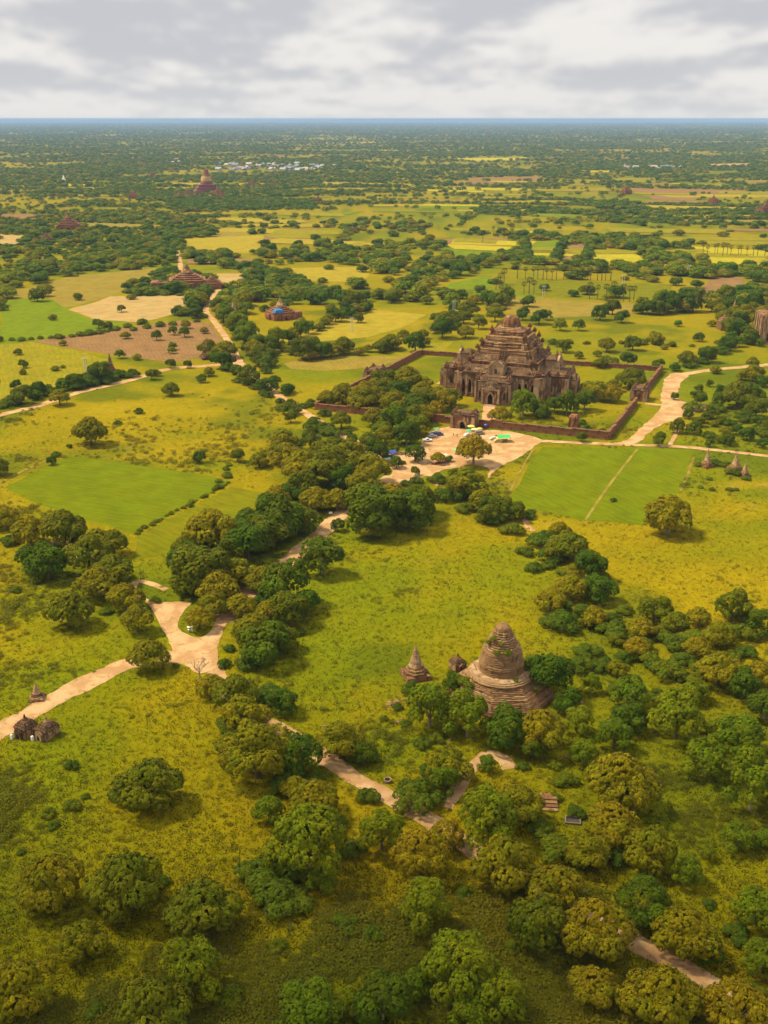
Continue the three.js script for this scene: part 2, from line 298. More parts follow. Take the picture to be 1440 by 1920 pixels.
function ribbon(line, w, y, per) {
  const left = [], right = [];
  for (let i = 0; i < line.length; i++) { const a = line[Math.max(0, i - 1)], b = line[Math.min(line.length - 1, i + 1)], L = Math.hypot(b[0] - a[0], b[1] - a[1]) || 1, nx = -(b[1] - a[1]) / L, nz = (b[0] - a[0]) / L, [x, z] = line[i]; const l = w / 2 * (0.66 + 0.7 * fbm(x / 5, z / 5, 4, 301)), r = w / 2 * (0.66 + 0.7 * fbm(x / 5, z / 5, 4, 331)); left.push([x + nx * l, z + nz * l]); right.push([x - nx * r, z - nz * r]); }
  const P = [], U = [];
  for (let i = 0; i + 1 < line.length; i++) for (const [x, z] of [left[i], left[i + 1], right[i], right[i], left[i + 1], right[i + 1]]) { P.push(x, y, z); U.push(x / per, z / per); }
  const g = new THREE.BufferGeometry(); g.setAttribute('position', new THREE.Float32BufferAttribute(P, 3)); g.setAttribute('uv', new THREE.Float32BufferAttribute(U, 2)); g.computeVertexNormals();
  if (g.attributes.normal.getY(0) < 0) { const p = g.attributes.position.array, u = g.attributes.uv.array; for (let t = 0; t < p.length / 9; t++) { for (let q = 0; q < 3; q++) { const o = t * 9; [p[o + 3 + q], p[o + 6 + q]] = [p[o + 6 + q], p[o + 3 + q]]; } for (let q = 0; q < 2; q++) { const o = t * 6; [u[o + 2 + q], u[o + 4 + q]] = [u[o + 4 + q], u[o + 2 + q]]; } } g.computeVertexNormals(); }
  return g;
}
function resample(line, step) { const c = new THREE.CatmullRomCurve3(line.map(([x, z]) => new THREE.Vector3(x, 0, z)), false, 'centripetal'); return c.getSpacedPoints(Math.max(2, Math.round(c.getLength() / step))).map((p) => [p.x, p.z]); }
const FIELD_COLOURS = { crop: [0.108, 0.132, 0.001], pale_crop: [0.128, 0.128, 0.002], vivid: [0.115, 0.155, 0.003], ploughed: [0.195, 0.112, 0.046], tan: [0.32, 0.22, 0.085], olive: [0.19, 0.165, 0.006], stubble: [0.20, 0.15, 0.022], straw: [0.255, 0.20, 0.016], sunlit_gold_grass: [0.30, 0.26, 0.012] };
const fieldMats = {};
{
  const rows = (s, furrow, rowAmp) => tex(1024, (u, v) => { const n = fbm(u * 10, v * 10, 6, s, 10), m = fbm(u * 50, v * 6, 3, s + 9, 50, 6), g = vnoise(u * 300, v * 300, s + 3, 300), r = 0.5 + 0.5 * Math.sin(2 * Math.PI * (u * furrow + 1.6 * fbm(u * 6, v * 6, 3, s + 5, 6))); const q = 0.5 + 0.34 * n + 0.2 * m + 0.14 * g + rowAmp * (r - 0.5); return [q * (0.9 + 0.22 * fbm(u * 5, v * 5, 3, s + 13, 5)), q, q * 0.95]; });
  const tA = rows(401, 17, 0.09), tB = rows(451, 22, 0.12);
  const bump = tex(1024, (u, v) => 0.35 * fbm(u * 40, v * 40, 3, 431, 40) + 0.3 * vnoise(u * 300, v * 300, 433, 300) + 0.35 * (0.5 + 0.5 * Math.sin(2 * Math.PI * (u * 40 + 0.4 * fbm(u * 8, v * 8, 2, 437, 8)))), false);
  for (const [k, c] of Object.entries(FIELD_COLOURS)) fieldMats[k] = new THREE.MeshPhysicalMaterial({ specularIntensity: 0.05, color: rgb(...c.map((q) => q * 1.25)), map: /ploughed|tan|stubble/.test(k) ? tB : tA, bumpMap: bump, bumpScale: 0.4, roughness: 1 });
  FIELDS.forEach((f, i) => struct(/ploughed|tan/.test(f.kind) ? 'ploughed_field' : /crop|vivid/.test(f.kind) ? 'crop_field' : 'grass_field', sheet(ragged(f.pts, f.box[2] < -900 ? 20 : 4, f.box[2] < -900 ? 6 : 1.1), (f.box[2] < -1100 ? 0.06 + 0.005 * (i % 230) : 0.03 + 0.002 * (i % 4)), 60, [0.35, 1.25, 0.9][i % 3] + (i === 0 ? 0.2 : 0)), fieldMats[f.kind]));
}
const dirt = (() => {
  const map = tex(1024, (u, v) => { const n = fbm(u * 8, v * 8, 6, 501, 8), g = vnoise(u * 256, v * 256, 503, 256), s = fbm(u * 30, v * 30, 4, 507, 30); let c = mix3([0.36, 0.205, 0.092], [0.48, 0.30, 0.150], sstep(0.35, 0.65, n)).map((x) => x * (0.86 + 0.16 * g + 0.12 * s)); c = mix3(c, [0.30, 0.17, 0.08], sstep(0.62, 0.78, s) * 0.6); return mix3(c, [0.22, 0.17, 0.04], sstep(0.64, 0.74, fbm(u * 18 + 3, v * 18, 4, 511, 18)) * 0.5); });
  return new THREE.MeshPhysicalMaterial({ specularIntensity: 0.1, map, bumpMap: tex(512, (u, v) => fbm(u * 40, v * 40, 4, 521, 40), false), bumpScale: 0.12, roughness: 1 });
})();
const bundMat = new THREE.MeshPhysicalMaterial({ color: rgb(0.52, 0.66, 0.22), map: dirt.map, roughness: 1, specularIntensity: 0.1 });
ROADS.forEach((r, i) => struct(r.w > 4.5 ? 'dirt_road' : 'dirt_path', ribbon(resample(r.pts, 1.2), r.w, 0.05 + 0.004 * i, 36), r.bund ? bundMat : dirt));
struct('earth_plaza', sheet(ragged(smooth(PLAZA), 2, 1.2), 0.115, 36), dirt);
struct('road_junction', sheet(ragged(smooth(JUNCTION), 1.2, 0.5), 0.119, 36), dirt);
struct('dirt_road', sheet(ragged(smooth(LANE), 2, 1.2), 0.123, 36), dirt);
struct('pavement', sheet(ragged(COURT, 2, 0.2), 0.127, 12), new THREE.MeshStandardMaterial({ color: rgb(1.1, 0.95, 0.9), map: dirt.map, roughness: 0.9 }));
{ // the cloud added out of view to shade the nearest meadows
  const rng = mulberry(64), list = [];
  for (let i = 0; i < 46; i++) { const a = rng() * 6.283, q = Math.sqrt(rng()), r = 45 + 45 * rng() * (1.2 - q), g = new THREE.IcosahedronGeometry(r, 3), p = g.attributes.position; for (let k = 0; k < p.count; k++) { const x = p.getX(k), y = p.getY(k), z = p.getZ(k), s = 0.82 + 0.36 * fbm(x / 28 + i, (z + y * 0.7) / 28, 3, 650); p.setXYZ(k, x * s, y * s * (y < 0 ? 0.35 : 0.8), z * s); } g.translate(Math.cos(a) * q * 300, 0, Math.sin(a) * q * 175); g.computeVertexNormals(); list.push(bare(g)); }
  struct('cloud_for_shade', mergeGeometries(list), std(rgb(0.85, 0.85, 0.86), 1)).position.set(-810, 1200, -150);
}
{ // low hills on the horizon
  const mat = std(rgb(0.06, 0.08, 0.05));
  for (const [x0, x1, z, h, s] of [[-21000, -2500, -52000, 140, 1], [-9000, 19000, -56000, 150, 2], [-3200, 600, -54000, 152, 3]]) {
    const n = 60, P = [], I = []; for (let i = 0; i <= n; i++) { const x = mix(x0, x1, i / n), e = Math.sin(Math.PI * i / n) ** 0.6, y = h * e * (0.45 + 0.8 * fbm(i / 9, s, 4, 600)); P.push(x, -5, z + 3500, x, y, z, x, -5, z - 3500); if (i) { const k = i * 3; I.push(k - 3, k, k - 2, k, k + 1, k - 2, k - 2, k + 1, k - 1, k + 1, k + 2, k - 1); } }
    const g = new THREE.BufferGeometry(); g.setAttribute('position', new THREE.Float32BufferAttribute(P, 3)); g.setIndex(I); g.computeVertexNormals(); struct('hill', g, mat);
  }
}
// ---------------------------------------------------------------- monuments
const corner4 = (a) => [[a, a], [-a, a], [-a, -a], [a, -a]];
function terrace(r, y0, y1, plan, seed, set = 1.6, rough = 0.16) { const h = y1 - y0; return stack(plan, [[r + 0.35, y0], [r + 0.35, y0 + h * 0.14], [r, y0 + h * 0.18], [r, y0 + h * 0.42], [r + 0.2, y0 + h * 0.44], [r + 0.2, y0 + h * 0.55], [r, y0 + h * 0.57], [r, y1 - h * 0.24], [r + 0.25, y1 - h * 0.2], [r + 0.25, y1 - h * 0.04], [r + 0.1, y1], [r - set, y1 + 0.05]], rough, seed); }
const turretGeo = boxUV(mergeGeometries([stack(SQUARE, [[1.3, 0], [1.3, 1.2], [1.5, 1.25], [1.5, 1.55], [1.05, 1.6], [1.05, 2.0], [1.15, 2.05], [0.9, 2.3]], 0.08, 4), stack(ngon(10), [[0.95, 2.2], [0.9, 2.9], [0.62, 3.5], [0.4, 3.9], [0.34, 4.2], [0, 5.4]], 0.06, 5)]));
const stubGeo = boxUV(mergeGeometries([stack(SQUARE, [[1.3, 0], [1.3, 1.2], [1.5, 1.25], [1.5, 1.55], [1.05, 1.6], [1.0, 2.3], [0.8, 2.4]], 0.2, 14), stack(ngon(9), [[0.9, 2.3], [0.85, 2.9], [0.55, 3.3]], 0.2, 15)]));

// the great temple: a cross-shaped brick temple under a stepped pyramid
const WA = survey(592, 768), WB = survey(1140, 824), WC = survey(1240, 696), WD = survey(790, 665);   // corners of its precinct
const YAW = Math.atan2(WB[1] - WA[1], WB[0] - WA[0]), UX = [Math.cos(YAW), Math.sin(YAW)], UZ = [-Math.sin(YAW), Math.cos(YAW)];
const MID = [(WA[0] + WB[0] + WC[0] + WD[0]) / 4, (WA[1] + WB[1] + WC[1] + WD[1]) / 4];
const TEMPLE = [MID[0] + UX[0] * 4 - UZ[0] * 3, MID[1] + UX[1] * 4 - UZ[1] * 3];
{
  const t = thing('brick_temple', 'huge weathered brown brick temple with a stepped pyramid roof inside its walled precinct', 'temple', TEMPLE[0], TEMPLE[1], -YAW);
  const H = 14, HALF = 25, wins = [[-20.2, 2.4, 2.1, 8], [-16.4, 2.4, 1.9, 8.6], [-12.8, 2.4, 2.1, 8], [12.8, 2.4, 2.1, 8], [16.4, 2.4, 1.9, 8.6], [20.2, 2.4, 2.1, 8]];
  part('core', boxUV(stack(SQUARE, [[HALF - 3.6, 0], [HALF - 3.6, H - 0.2]])), M.roof, t);
  for (let s = 0; s < 4; s++) {
    const side = new THREE.Group(); side.name = 'temple_side'; side.rotation.y = s * Math.PI / 2; t.add(side);
    const wallGeo = facade(s % 2 ? 2 * HALF - 2.4 : 2 * HALF, H, wins, 1.2); wallGeo.translate(0, 0, HALF);
    part('wall', boxUV(wallGeo), M.wall, side);
    for (const [x, y, w, h] of wins) { const f = archFrame(x, y, w, h, 0.45, 0.35); f.translate(0, 0, HALF); part('window_surround', boxUV(f), M.plaster, side); }
    for (const x of [-22.6, -18.3, -14.6, -11, 11, 14.6, 18.3, 22.6]) { const e = Math.abs(x) > 22, k = Math.abs(x) > 22 ? 3.2 : 1.1; part('pilaster', boxUV(mergeGeometries([bx(k, H - 1.2, e ? 1.0 : 0.6, x, 0.9, HALF + (e ? 0.5 : 0.3)), bx(k + 0.5, 0.9, e ? 1.3 : 0.9, x, 0, HALF + (e ? 0.65 : 0.45))].map(bare))), x * (s + 1) % 3 > 1 ? M.plaster : M.wall, side); }
    part('cornice', join([bx(2 * HALF + (s % 2 ? 0 : 1.6), 0.7, 1.1, 0, H - 0.9, HALF + 0.15), bx(2 * HALF + (s % 2 ? -0.8 : 1), 0.6, 0.5, 0, 1.4, HALF + 0.2)]), M.roof, side);
    // porch: a vestibule with side windows, an upper shrine and the portal
    const deep = s === 0 ? 36 : 37, pw = 9.6, ph = 12;
    part('porch_core', boxUV(bx(2 * pw - 3.2, ph - 0.4, deep - HALF - 1.6, 0, 0, (deep + HALF) / 2 - 0.4)), M.brick, side);
    for (const k of [-1, 1]) {
      const L = deep - HALF + 2, g = facade(L, ph, [[-2.6, 3, 1.5, 5.2], [2.4, 3, 1.5, 5.2]], 1.2); g.rotateY(k * Math.PI / 2); g.translate(k * pw, 0, (deep + HALF) / 2 - 1); part('porch_wall', boxUV(g), M.wall, side);
      const g2 = facade(pw - 3.4, ph, [[k * 0.6, 2.6, 1.5, 4.6]], 1.0); g2.translate(k * (pw + 3.4) / 2 - k * 0.0, 0, deep); part('porch_wall', boxUV(g2), M.wall, side);
      const f = archFrame(k * (pw + 3.4) / 2 + k * 0.6, 2.6, 1.5, 4.6, 0.4, 0.3); f.translate(0, 0, deep); part('window_surround', boxUV(f), M.plaster, side);
      for (const z of [HALF + 1.4, deep - 0.7]) part('pilaster', boxUV(bx(1.1, ph - 0.6, 1.9, k * (pw + 0.2), 0, z)), M.plaster, side);
    }
    part('porch_roof', boxUV(stack([[1, -1], [1, 1], [-1, 1], [-1, -1]].map(([x, z]) => [x * (pw + 0.6), z * (deep - HALF + 2) / 2]), [[1, ph], [1.02, ph + 0.5], [0.95, ph + 0.55], [0.9, ph + 1.2], [0.68, ph + 2.2], [0.66, ph + 2.8]], 0.3, s + 30).translate(0, 0, (deep + HALF) / 2 - 0.6)), M.roof, side);
    const portal = facade(10.4, 9.8, [[0, 0.3, 3, 6.2]], 3.2); portal.translate(0, 0, deep + 3.4); part('portal', boxUV(portal), M.wall, side);
    part('portal_surround', boxUV(mergeGeometries([archFrame(0, 0.3, 3, 6.2, 0.7, 0.5).translate(0, 0, deep + 3.4), gable(8.2, 3.8, 0.5, 0, 8.2, deep + 3.4), bx(1.2, 9, 0.7, -4.6, 0, deep + 3.7), bx(1.2, 9, 0.7, 4.6, 0, deep + 3.7)].map(bare))), M.plaster, side);
    part('portal_roof', boxUV(stack(SQUARE.map(([x, z]) => [x * 5.5, z * 1.9]), [[1, 9.8], [1, 10.3], [0.88, 10.4], [0.6, 12], [0.3, 12.6]], 0.2, s + 40).translate(0, 0, deep + 1.6)), M.roof, side);
    part('step', join([bx(7, 0.35, 1.6, 0, 0, deep + 4.9), bx(8.6, 0.18, 1.4, 0, 0, deep + 6.3)]), M.plaster, side);
    for (const k of [-1, 1]) for (const z of [HALF + 5.5, deep - 1.2]) { const c = part('corner_turret', k * z > 0 ? turretGeo : stubGeo, M.brick, side); c.position.set(k * (pw - 0.8), ph + 0.5, z); c.scale.setScalar(0.8); }
    const up = facade(8.6, 6.2, [[0, 1.2, 1.8, 3.4]], 1.4); up.translate(0, ph + 2.2, HALF + 5); part('upper_shrine', boxUV(mergeGeometries([up, bx(8.2, 6.0, 6.2, 0, ph + 2.2, HALF + 0.2), gable(9.4, 4.2, 1.2, 0, ph + 8.2, HALF + 3.9), bx(0.9, 6, 0.7, -3.9, ph + 2.2, HALF + 5.2), bx(0.9, 6, 0.7, 3.9, ph + 2.2, HALF + 5.2)].map(bare))), M.plaster, side);
    part('shrine_roof', boxUV(stack(SQUARE.map(([x, z]) => [x * 4.6, z * 3.4]), [[1, ph + 8.2], [1, ph + 8.6], [0.55, ph + 9.9], [0.25, ph + 10.4]], 0.2, s + 50).translate(0, 0, HALF + 0.2)), M.roof, side);
    part('stairway', join(Array.from({ length: 16 }, (_, i) => bx(2.2, 0.9, 1.6, 0, 19.6 + i * 1.02, 20.0 - i * 0.78))), M.roof, side);
    for (const k of [-1, 1]) part('stair_parapet', join(Array.from({ length: 16 }, (_, i) => bx(0.6, 1.3, 1.6, k * 1.5, 19.7 + i * 1.02, 20.0 - i * 0.78))), M.brick, side);
  }
  const sq = subdivide(redent(0.82, 0.91), 3);
  part('roof_slope', boxUV(stack(sq, [[25.7, H], [25.7, H + 0.8], [24.9, H + 0.9], [23.6, H + 1.9], [22.4, H + 3.0], [21.3, H + 4.3]], 0.25, 61)), M.roof, t);
  part('terrace', boxUV(terrace(20.6, H + 4, H + 6.4, sq, 62, 2.5)), M.brick, t);
  part('roof_slope', boxUV(stack(sq, [[19.8, H + 6.3], [19.4, H + 6.8], [18, H + 8], [16.8, H + 9.2]], 0.25, 63)), M.roof, t);
  const lv = [[16.6, 22.6, 26.5], [14.8, 26.5, 30.0], [12.6, 30.0, 33.2], [10.2, 33.2, 35.9]];
  lv.forEach(([r, a, b], i) => { part('terrace', boxUV(stack(sq, [[r + 0.2, a], [r + 0.15, a + 0.5], [r - 0.1, a + 0.55], [r - 0.3, mix(a, b, 0.45)], [r - 0.15, mix(a, b, 0.48)], [r - 0.2, mix(a, b, 0.58)], [r - 0.45, mix(a, b, 0.6)], [r - 0.7, b - 0.5], [r - 0.5, b - 0.45], [r - 0.55, b], [r - 2.4, b + 0.25]], 0.5, 70 + i)), i % 2 ? M.brick : M.stupa, t); for (const [x, z] of corner4(r - 1.3)) { if (hash2(Math.round(x * 3), Math.round(z * 3), i) < 0.45) continue; const c = part('corner_turret', hash2(Math.round(x), Math.round(z), i) > 0.5 ? turretGeo : stubGeo, M.brick, t); c.position.set(x, b - 0.2, z); c.scale.setScalar(0.78); } });
  for (const [x, z] of corner4(22.9)) { const c = part('corner_turret', turretGeo, M.brick, t); c.position.set(x, H + 0.9, z); c.scale.setScalar(1.15); }
  for (const [x, z] of corner4(18.3)) { const c = part('corner_turret', turretGeo, M.brick, t); c.position.set(x, H + 6.4, z); c.scale.setScalar(0.95); }
  for (const [x, z] of corner4(23.7)) for (const [dx, dz] of [[-6, 0], [0, -6]]) { const c = part('corner_turret', stubGeo, M.brick, t); c.position.set(x + Math.sign(x) * dx, H + 0.9, z + Math.sign(z) * dz); c.scale.setScalar(0.7); }
  const flute = ngon(48).map(([x, z], i) => { const k = i % 4 < 2 ? 1 : 0.93; return [x * k, z * k]; });
  part('tower_base', boxUV(stack(subdivide(redent(0.7, 0.86), 2), [[7.0, 35.7], [7.0, 36.5], [6.4, 36.6], [6.4, 37.2], [5.9, 37.4]], 0.2, 81)), M.plaster, t);
  part('tower', boxUV(stack(flute, [[5.8, 37.2], [5.75, 38.4], [5.5, 38.5], [5.4, 39.8], [5.0, 41.1], [4.3, 42.4], [3.2, 43.3], [1.9, 43.9], [0.001, 44.1]], 0.16, 82)), M.brick, t);
}
// precinct walls of sections that have crumbled to different heights
function enclosure(label, A, B, h, thick, gaps = [], y = 0) {
  const L = Math.hypot(B[0] - A[0], B[1] - A[1]), t = thing('precinct_wall', label, 'wall', (A[0] + B[0]) / 2, (A[1] + B[1]) / 2, -Math.atan2(B[1] - A[1], B[0] - A[0]), null), n = Math.max(1, Math.round(L / 6)), w = L / n;
  for (let i = 0; i < n; i++) { const x = (i + 0.5) * w - L / 2; if (gaps.some(([a, b]) => x > a * L - L / 2 && x < b * L - L / 2)) continue; const k = h * (0.86 + 0.22 * hash2(i, Math.round(L), 3)); part('footing', boxUV(stack(SQUARE.map(([q, z]) => [q * (w / 2 - 0.01), z]), [[1, 0], [1, 0.5]].map(([r, yy]) => [r, yy]), 0, 1)).scale(1, 1, thick * 0.62), M.red, t).position.x = x; part('wall_section', boxUV(stack(subdivide(SQUARE, 3).map(([q, z]) => [q * (w / 2 - 0.01), z * thick / 2]), [[1, 0.4], [1, k - 0.4], [1.0, k - 0.38], [1.0, k]], 0.16, i + 7)), M.red, t).position.x = x; part('coping', boxUV(stack(SQUARE.map(([q, z]) => [q * (w / 2 - 0.01), z * thick * 0.62]), [[1, k - 0.5], [1, k - 0.12], [0.97, k + 0.1]], 0.1, i + 9)), M.brick, t).position.x = x; }
  return t;
}
const lerp2 = (a, b, t) => [mix(a[0], b[0], t), mix(a[1], b[1], t)];
const GATE = survey(871, 801), kG = Math.hypot(GATE[0] - WA[0], GATE[1] - WA[1]) / Math.hypot(WB[0] - WA[0], WB[1] - WA[1]);
enclosure('long red brick precinct wall on the shrine side of the gatehouse, half hidden by trees', WA, lerp2(WA, WB, kG - 0.04), 4, 1.3);
enclosure('long red brick precinct wall running from the gatehouse along the crop field path', lerp2(WA, WB, kG + 0.04), WB, 4, 1.3);
enclosure('receding brick precinct wall beside the pale dirt road and the side gate', WB, WC, 4, 1.3, [[0.48, 0.58]]);
enclosure('brick precinct wall behind the temple on its far side', WD, WC, 3, 1.2, [[0.25, 0.4]]);
enclosure('brick precinct wall climbing past the ruined side gate among trees', WA, WD, 4, 1.3, [[0.46, 0.56]]);
function gatehouse(label, x, z, turn, w, d, h, ruin) {
  const t = thing('gatehouse', label, 'gatehouse', x, z, turn, null);
  for (const k of [1, -1]) { const g = facade(w, h, [[0, 0, 3.2, h * 0.56]], 1.6); if (k < 0) g.rotateY(Math.PI); g.translate(0, 0, k * d / 2); part('arched_wall', boxUV(g), M.wall, t); const f = archFrame(0, 0, 3.2, h * 0.56, 0.6, 0.35); if (k < 0) f.rotateY(Math.PI); f.translate(0, 0, k * d / 2); part('arch_surround', boxUV(f), M.plaster, t); }
  for (const k of [-1, 1]) { part('side_wall', boxUV(bx(w / 2 - 2.4, h - 0.3, d - 3.3, k * (w / 4 + 1.2), 0, 0)), M.brick, t); for (const q of [-1, 1]) part('pilaster', boxUV(bx(1.4, h * 0.92, 0.9, k * (w / 2 - 0.6), 0, q * (d / 2 + 0.35))), M.plaster, t); }
  part('roof', boxUV(stack(subdivide(SQUARE, 4).map(([a, b]) => [a * (w / 2 + 0.3), b * (d / 2 + 0.3)]), [[1, h], [1.03, h + 0.5], [0.94, h + 0.6], [0.9, h + 1.2], [0.72, h + 1.3], [0.66, h + 2.0 - ruin]], 0.7, 7)), M.roof, t);
  for (const [a, b] of [[1, 1], [-1, 1], [1, -1], [-1, -1]]) { const c = part('broken_turret', stubGeo, M.brick, t); c.position.set(a * (w / 2 - 1.3), h + 0.5, b * (d / 2 - 1.3)); c.scale.setScalar(0.7); }
  return t;
}
gatehouse('ruined brick gatehouse with a pointed arch between the earth plaza and temple', GATE[0], GATE[1], -YAW, 12.5, 7.5, 7.2, 0.5);
{ const s = lerp2(WB, WC, 0.53); gatehouse('broken brick side gate in the wall beside the pale dirt road', s[0], s[1], -YAW + Math.PI / 2, 11, 8, 6.2, 0.9); const q = lerp2(WA, WD, 0.51); gatehouse('overgrown brick side gate in the wall beyond the precinct trees', q[0], q[1], -YAW + Math.PI / 2, 13, 9, 5.6, 1); }
{ const [x, z] = survey(1075, 803), t = thing('brick_pier', 'tall broken brick pier standing alone inside the precinct wall', 'ruin', x, z, -YAW); part('shaft', boxUV(stack(subdivide(SQUARE, 4), [[2.3, 0], [2.2, 2], [2.1, 5.2], [2.3, 5.3], [2.3, 6.2], [1.6, 7.4]], 0.5, 3)), M.red, t); part('plinth', boxUV(stack(SQUARE, [[2.8, 0], [2.8, 0.8], [2.4, 0.9]], 0.1, 4)), M.brick, t); }

// the large stupa: octagonal terraces, plaster ring, drum and a broken ringed cone
const STUPA = survey(938, 1297);
{
  const t = thing('brick_stupa', 'large ruined brick stupa with octagonal terraces and grass growing from its ringed cone', 'stupa', STUPA[0], STUPA[1], 0.1);
  const oct = subdivide(ngon(8, Math.PI / 8), 8), round = ngon(56);
  const lev = [[15.1, 0, 0.9, 'brick'], [14.75, 0.9, 1.3, 'stupa']]; for (let i = 0; i < 14; i++) lev.push([14.5 - i * 0.38 - (i > 6 ? 0.12 : 0), 1.3 + i * 0.33, 1.63 + i * 0.33, i === 8 ? 'plaster' : i % 4 === 1 ? 'brick' : 'stupa']);
  lev.forEach(([r, a, b, m], i) => part('octagonal_terrace', boxUV(stack(oct, [[r, a], [r, mix(a, b, 0.4)], [r - 0.14, mix(a, b, 0.42)], [r - 0.14, mix(a, b, 0.66)], [r + 0.12, mix(a, b, 0.7)], [r + 0.12, b - 0.04], [r, b], [r - 0.7, b + 0.1]], 0.24, 90 + i), 9), M[m], t));
  const ring = (name, prof, m, s, rough = 0.2) => part(name, boxUV(stack(round, prof, rough, s), 9), M[m], t);
  ring('ring_moulding', [[9.0, 5.65], [9.0, 6.05], [9.25, 6.15], [9.25, 6.4], [8.9, 6.5], [8.6, 6.6]], 'stupa', 101, 0.14);
  ring('plaster_ring', [[8.7, 6.45], [8.75, 6.75], [8.4, 6.95], [8.3, 7.2], [8.0, 7.35], [6.2, 7.5]], 'plaster', 102, 0.14);
  const courses = (r0, r1, y0, y1, n) => Array.from({ length: 2 * n }, (_, k) => [mix(r0, r1, (k >> 1) / n) + (k % 4 > 1 ? 0.1 : 0), mix(y0, y1, (k + 1 >> 1) / n)]);
  ring('drum', [...courses(6.25, 6.02, 7.3, 9.2, 7), [5.9, 9.3]], 'stupa', 103, 0.12);
  ring('drum_band', [[6.1, 9.2], [6.25, 9.35], [6.25, 9.6], [6.05, 9.65], [6.05, 9.85], [6.15, 9.9], [6.1, 10.2], [5.8, 10.3]], 'stupa', 104, 0.16);
  ring('drum', [...courses(5.85, 5.2, 10.2, 13.6, 11), [4.95, 14.2], [4.6, 14.4]], 'stupa', 105, 0.16);
  for (let i = 0; i < 9; i++) { const y = 14.1 + i * 0.56, r = mix(4.75, 2.3, (i / 8) ** 0.9); ring('cone_ring', [[r, y], [r + 0.05, y + 0.2], [r + 0.22, y + 0.26], [r + 0.2, y + 0.46], [r - 0.1, y + 0.56], [r - 0.6, y + 0.62]], i % 4 === 1 ? 'plaster' : 'stupa', 110 + i, 0.3); }
  ring('cap', [[2.05, 19], [2.05, 19.6], [1.9, 20.2], [1.4, 20.8], [0.8, 21.1], [0.001, 21.2]], 'stupa', 125, 0.2);
  part('niche', boxUV(mergeGeometries([archFrame(0, 0.2, 1.1, 1.7, 0.35, 1.2).translate(0, 0, 13.9), bx(2.6, 0.5, 1.6, 0, 0, 14.6)].map(bare))), M.red, t);
}
function smallStupa(name, label, x, z, w, h, turn, mats = ['brick', 'stupa', 'plaster'], group) { // square terraces, bell and spire
  const t = thing(name, label, 'stupa', x, z, turn, group), r = w / 2, oc = subdivide(ngon(8, Math.PI / 8), 3);
  part('terrace', boxUV(stack(subdivide(SQUARE, 4), [[r * 0.88, 0], [r * 0.88, h * 0.07], [r * 0.84, h * 0.08], [r * 0.84, h * 0.13], [r * 0.7, h * 0.14]], r * 0.04, 1), 8), M[mats[0]], t);
  part('terrace', boxUV(stack(oc, [[r * 0.84, h * 0.13], [r * 0.84, h * 0.2], [r * 0.72, h * 0.21]], r * 0.04, 2), 8), M[mats[0]], t);
  part('terrace', boxUV(stack(oc, [[r * 0.68, h * 0.2], [r * 0.68, h * 0.27], [r * 0.56, h * 0.28], [r * 0.54, h * 0.34], [r * 0.46, h * 0.35]], r * 0.04, 3), 8), M[mats[1]], t);
  part('bell', boxUV(stack(ngon(20), [[r * 0.5, h * 0.34], [r * 0.47, h * 0.37], [r * 0.4, h * 0.43], [r * 0.36, h * 0.5], [r * 0.3, h * 0.55], [r * 0.32, h * 0.56], [r * 0.28, h * 0.58]], r * 0.03, 4), 8), M[mats[2]], t);
  const sp = []; for (let i = 0; i < 7; i++) { const a = mix(0.27, 0.04, i / 6), y = mix(0.57, 0.95, i / 7); sp.push([r * a, h * y], [r * a * 1.06, h * (y + 0.03)], [r * a * 0.9, h * (y + 0.05)]); } sp.push([0.001, h]);
  part('spire', boxUV(stack(ngon(12), sp, 0.02, 5), 8), M[mats[2]], t); return t;
}
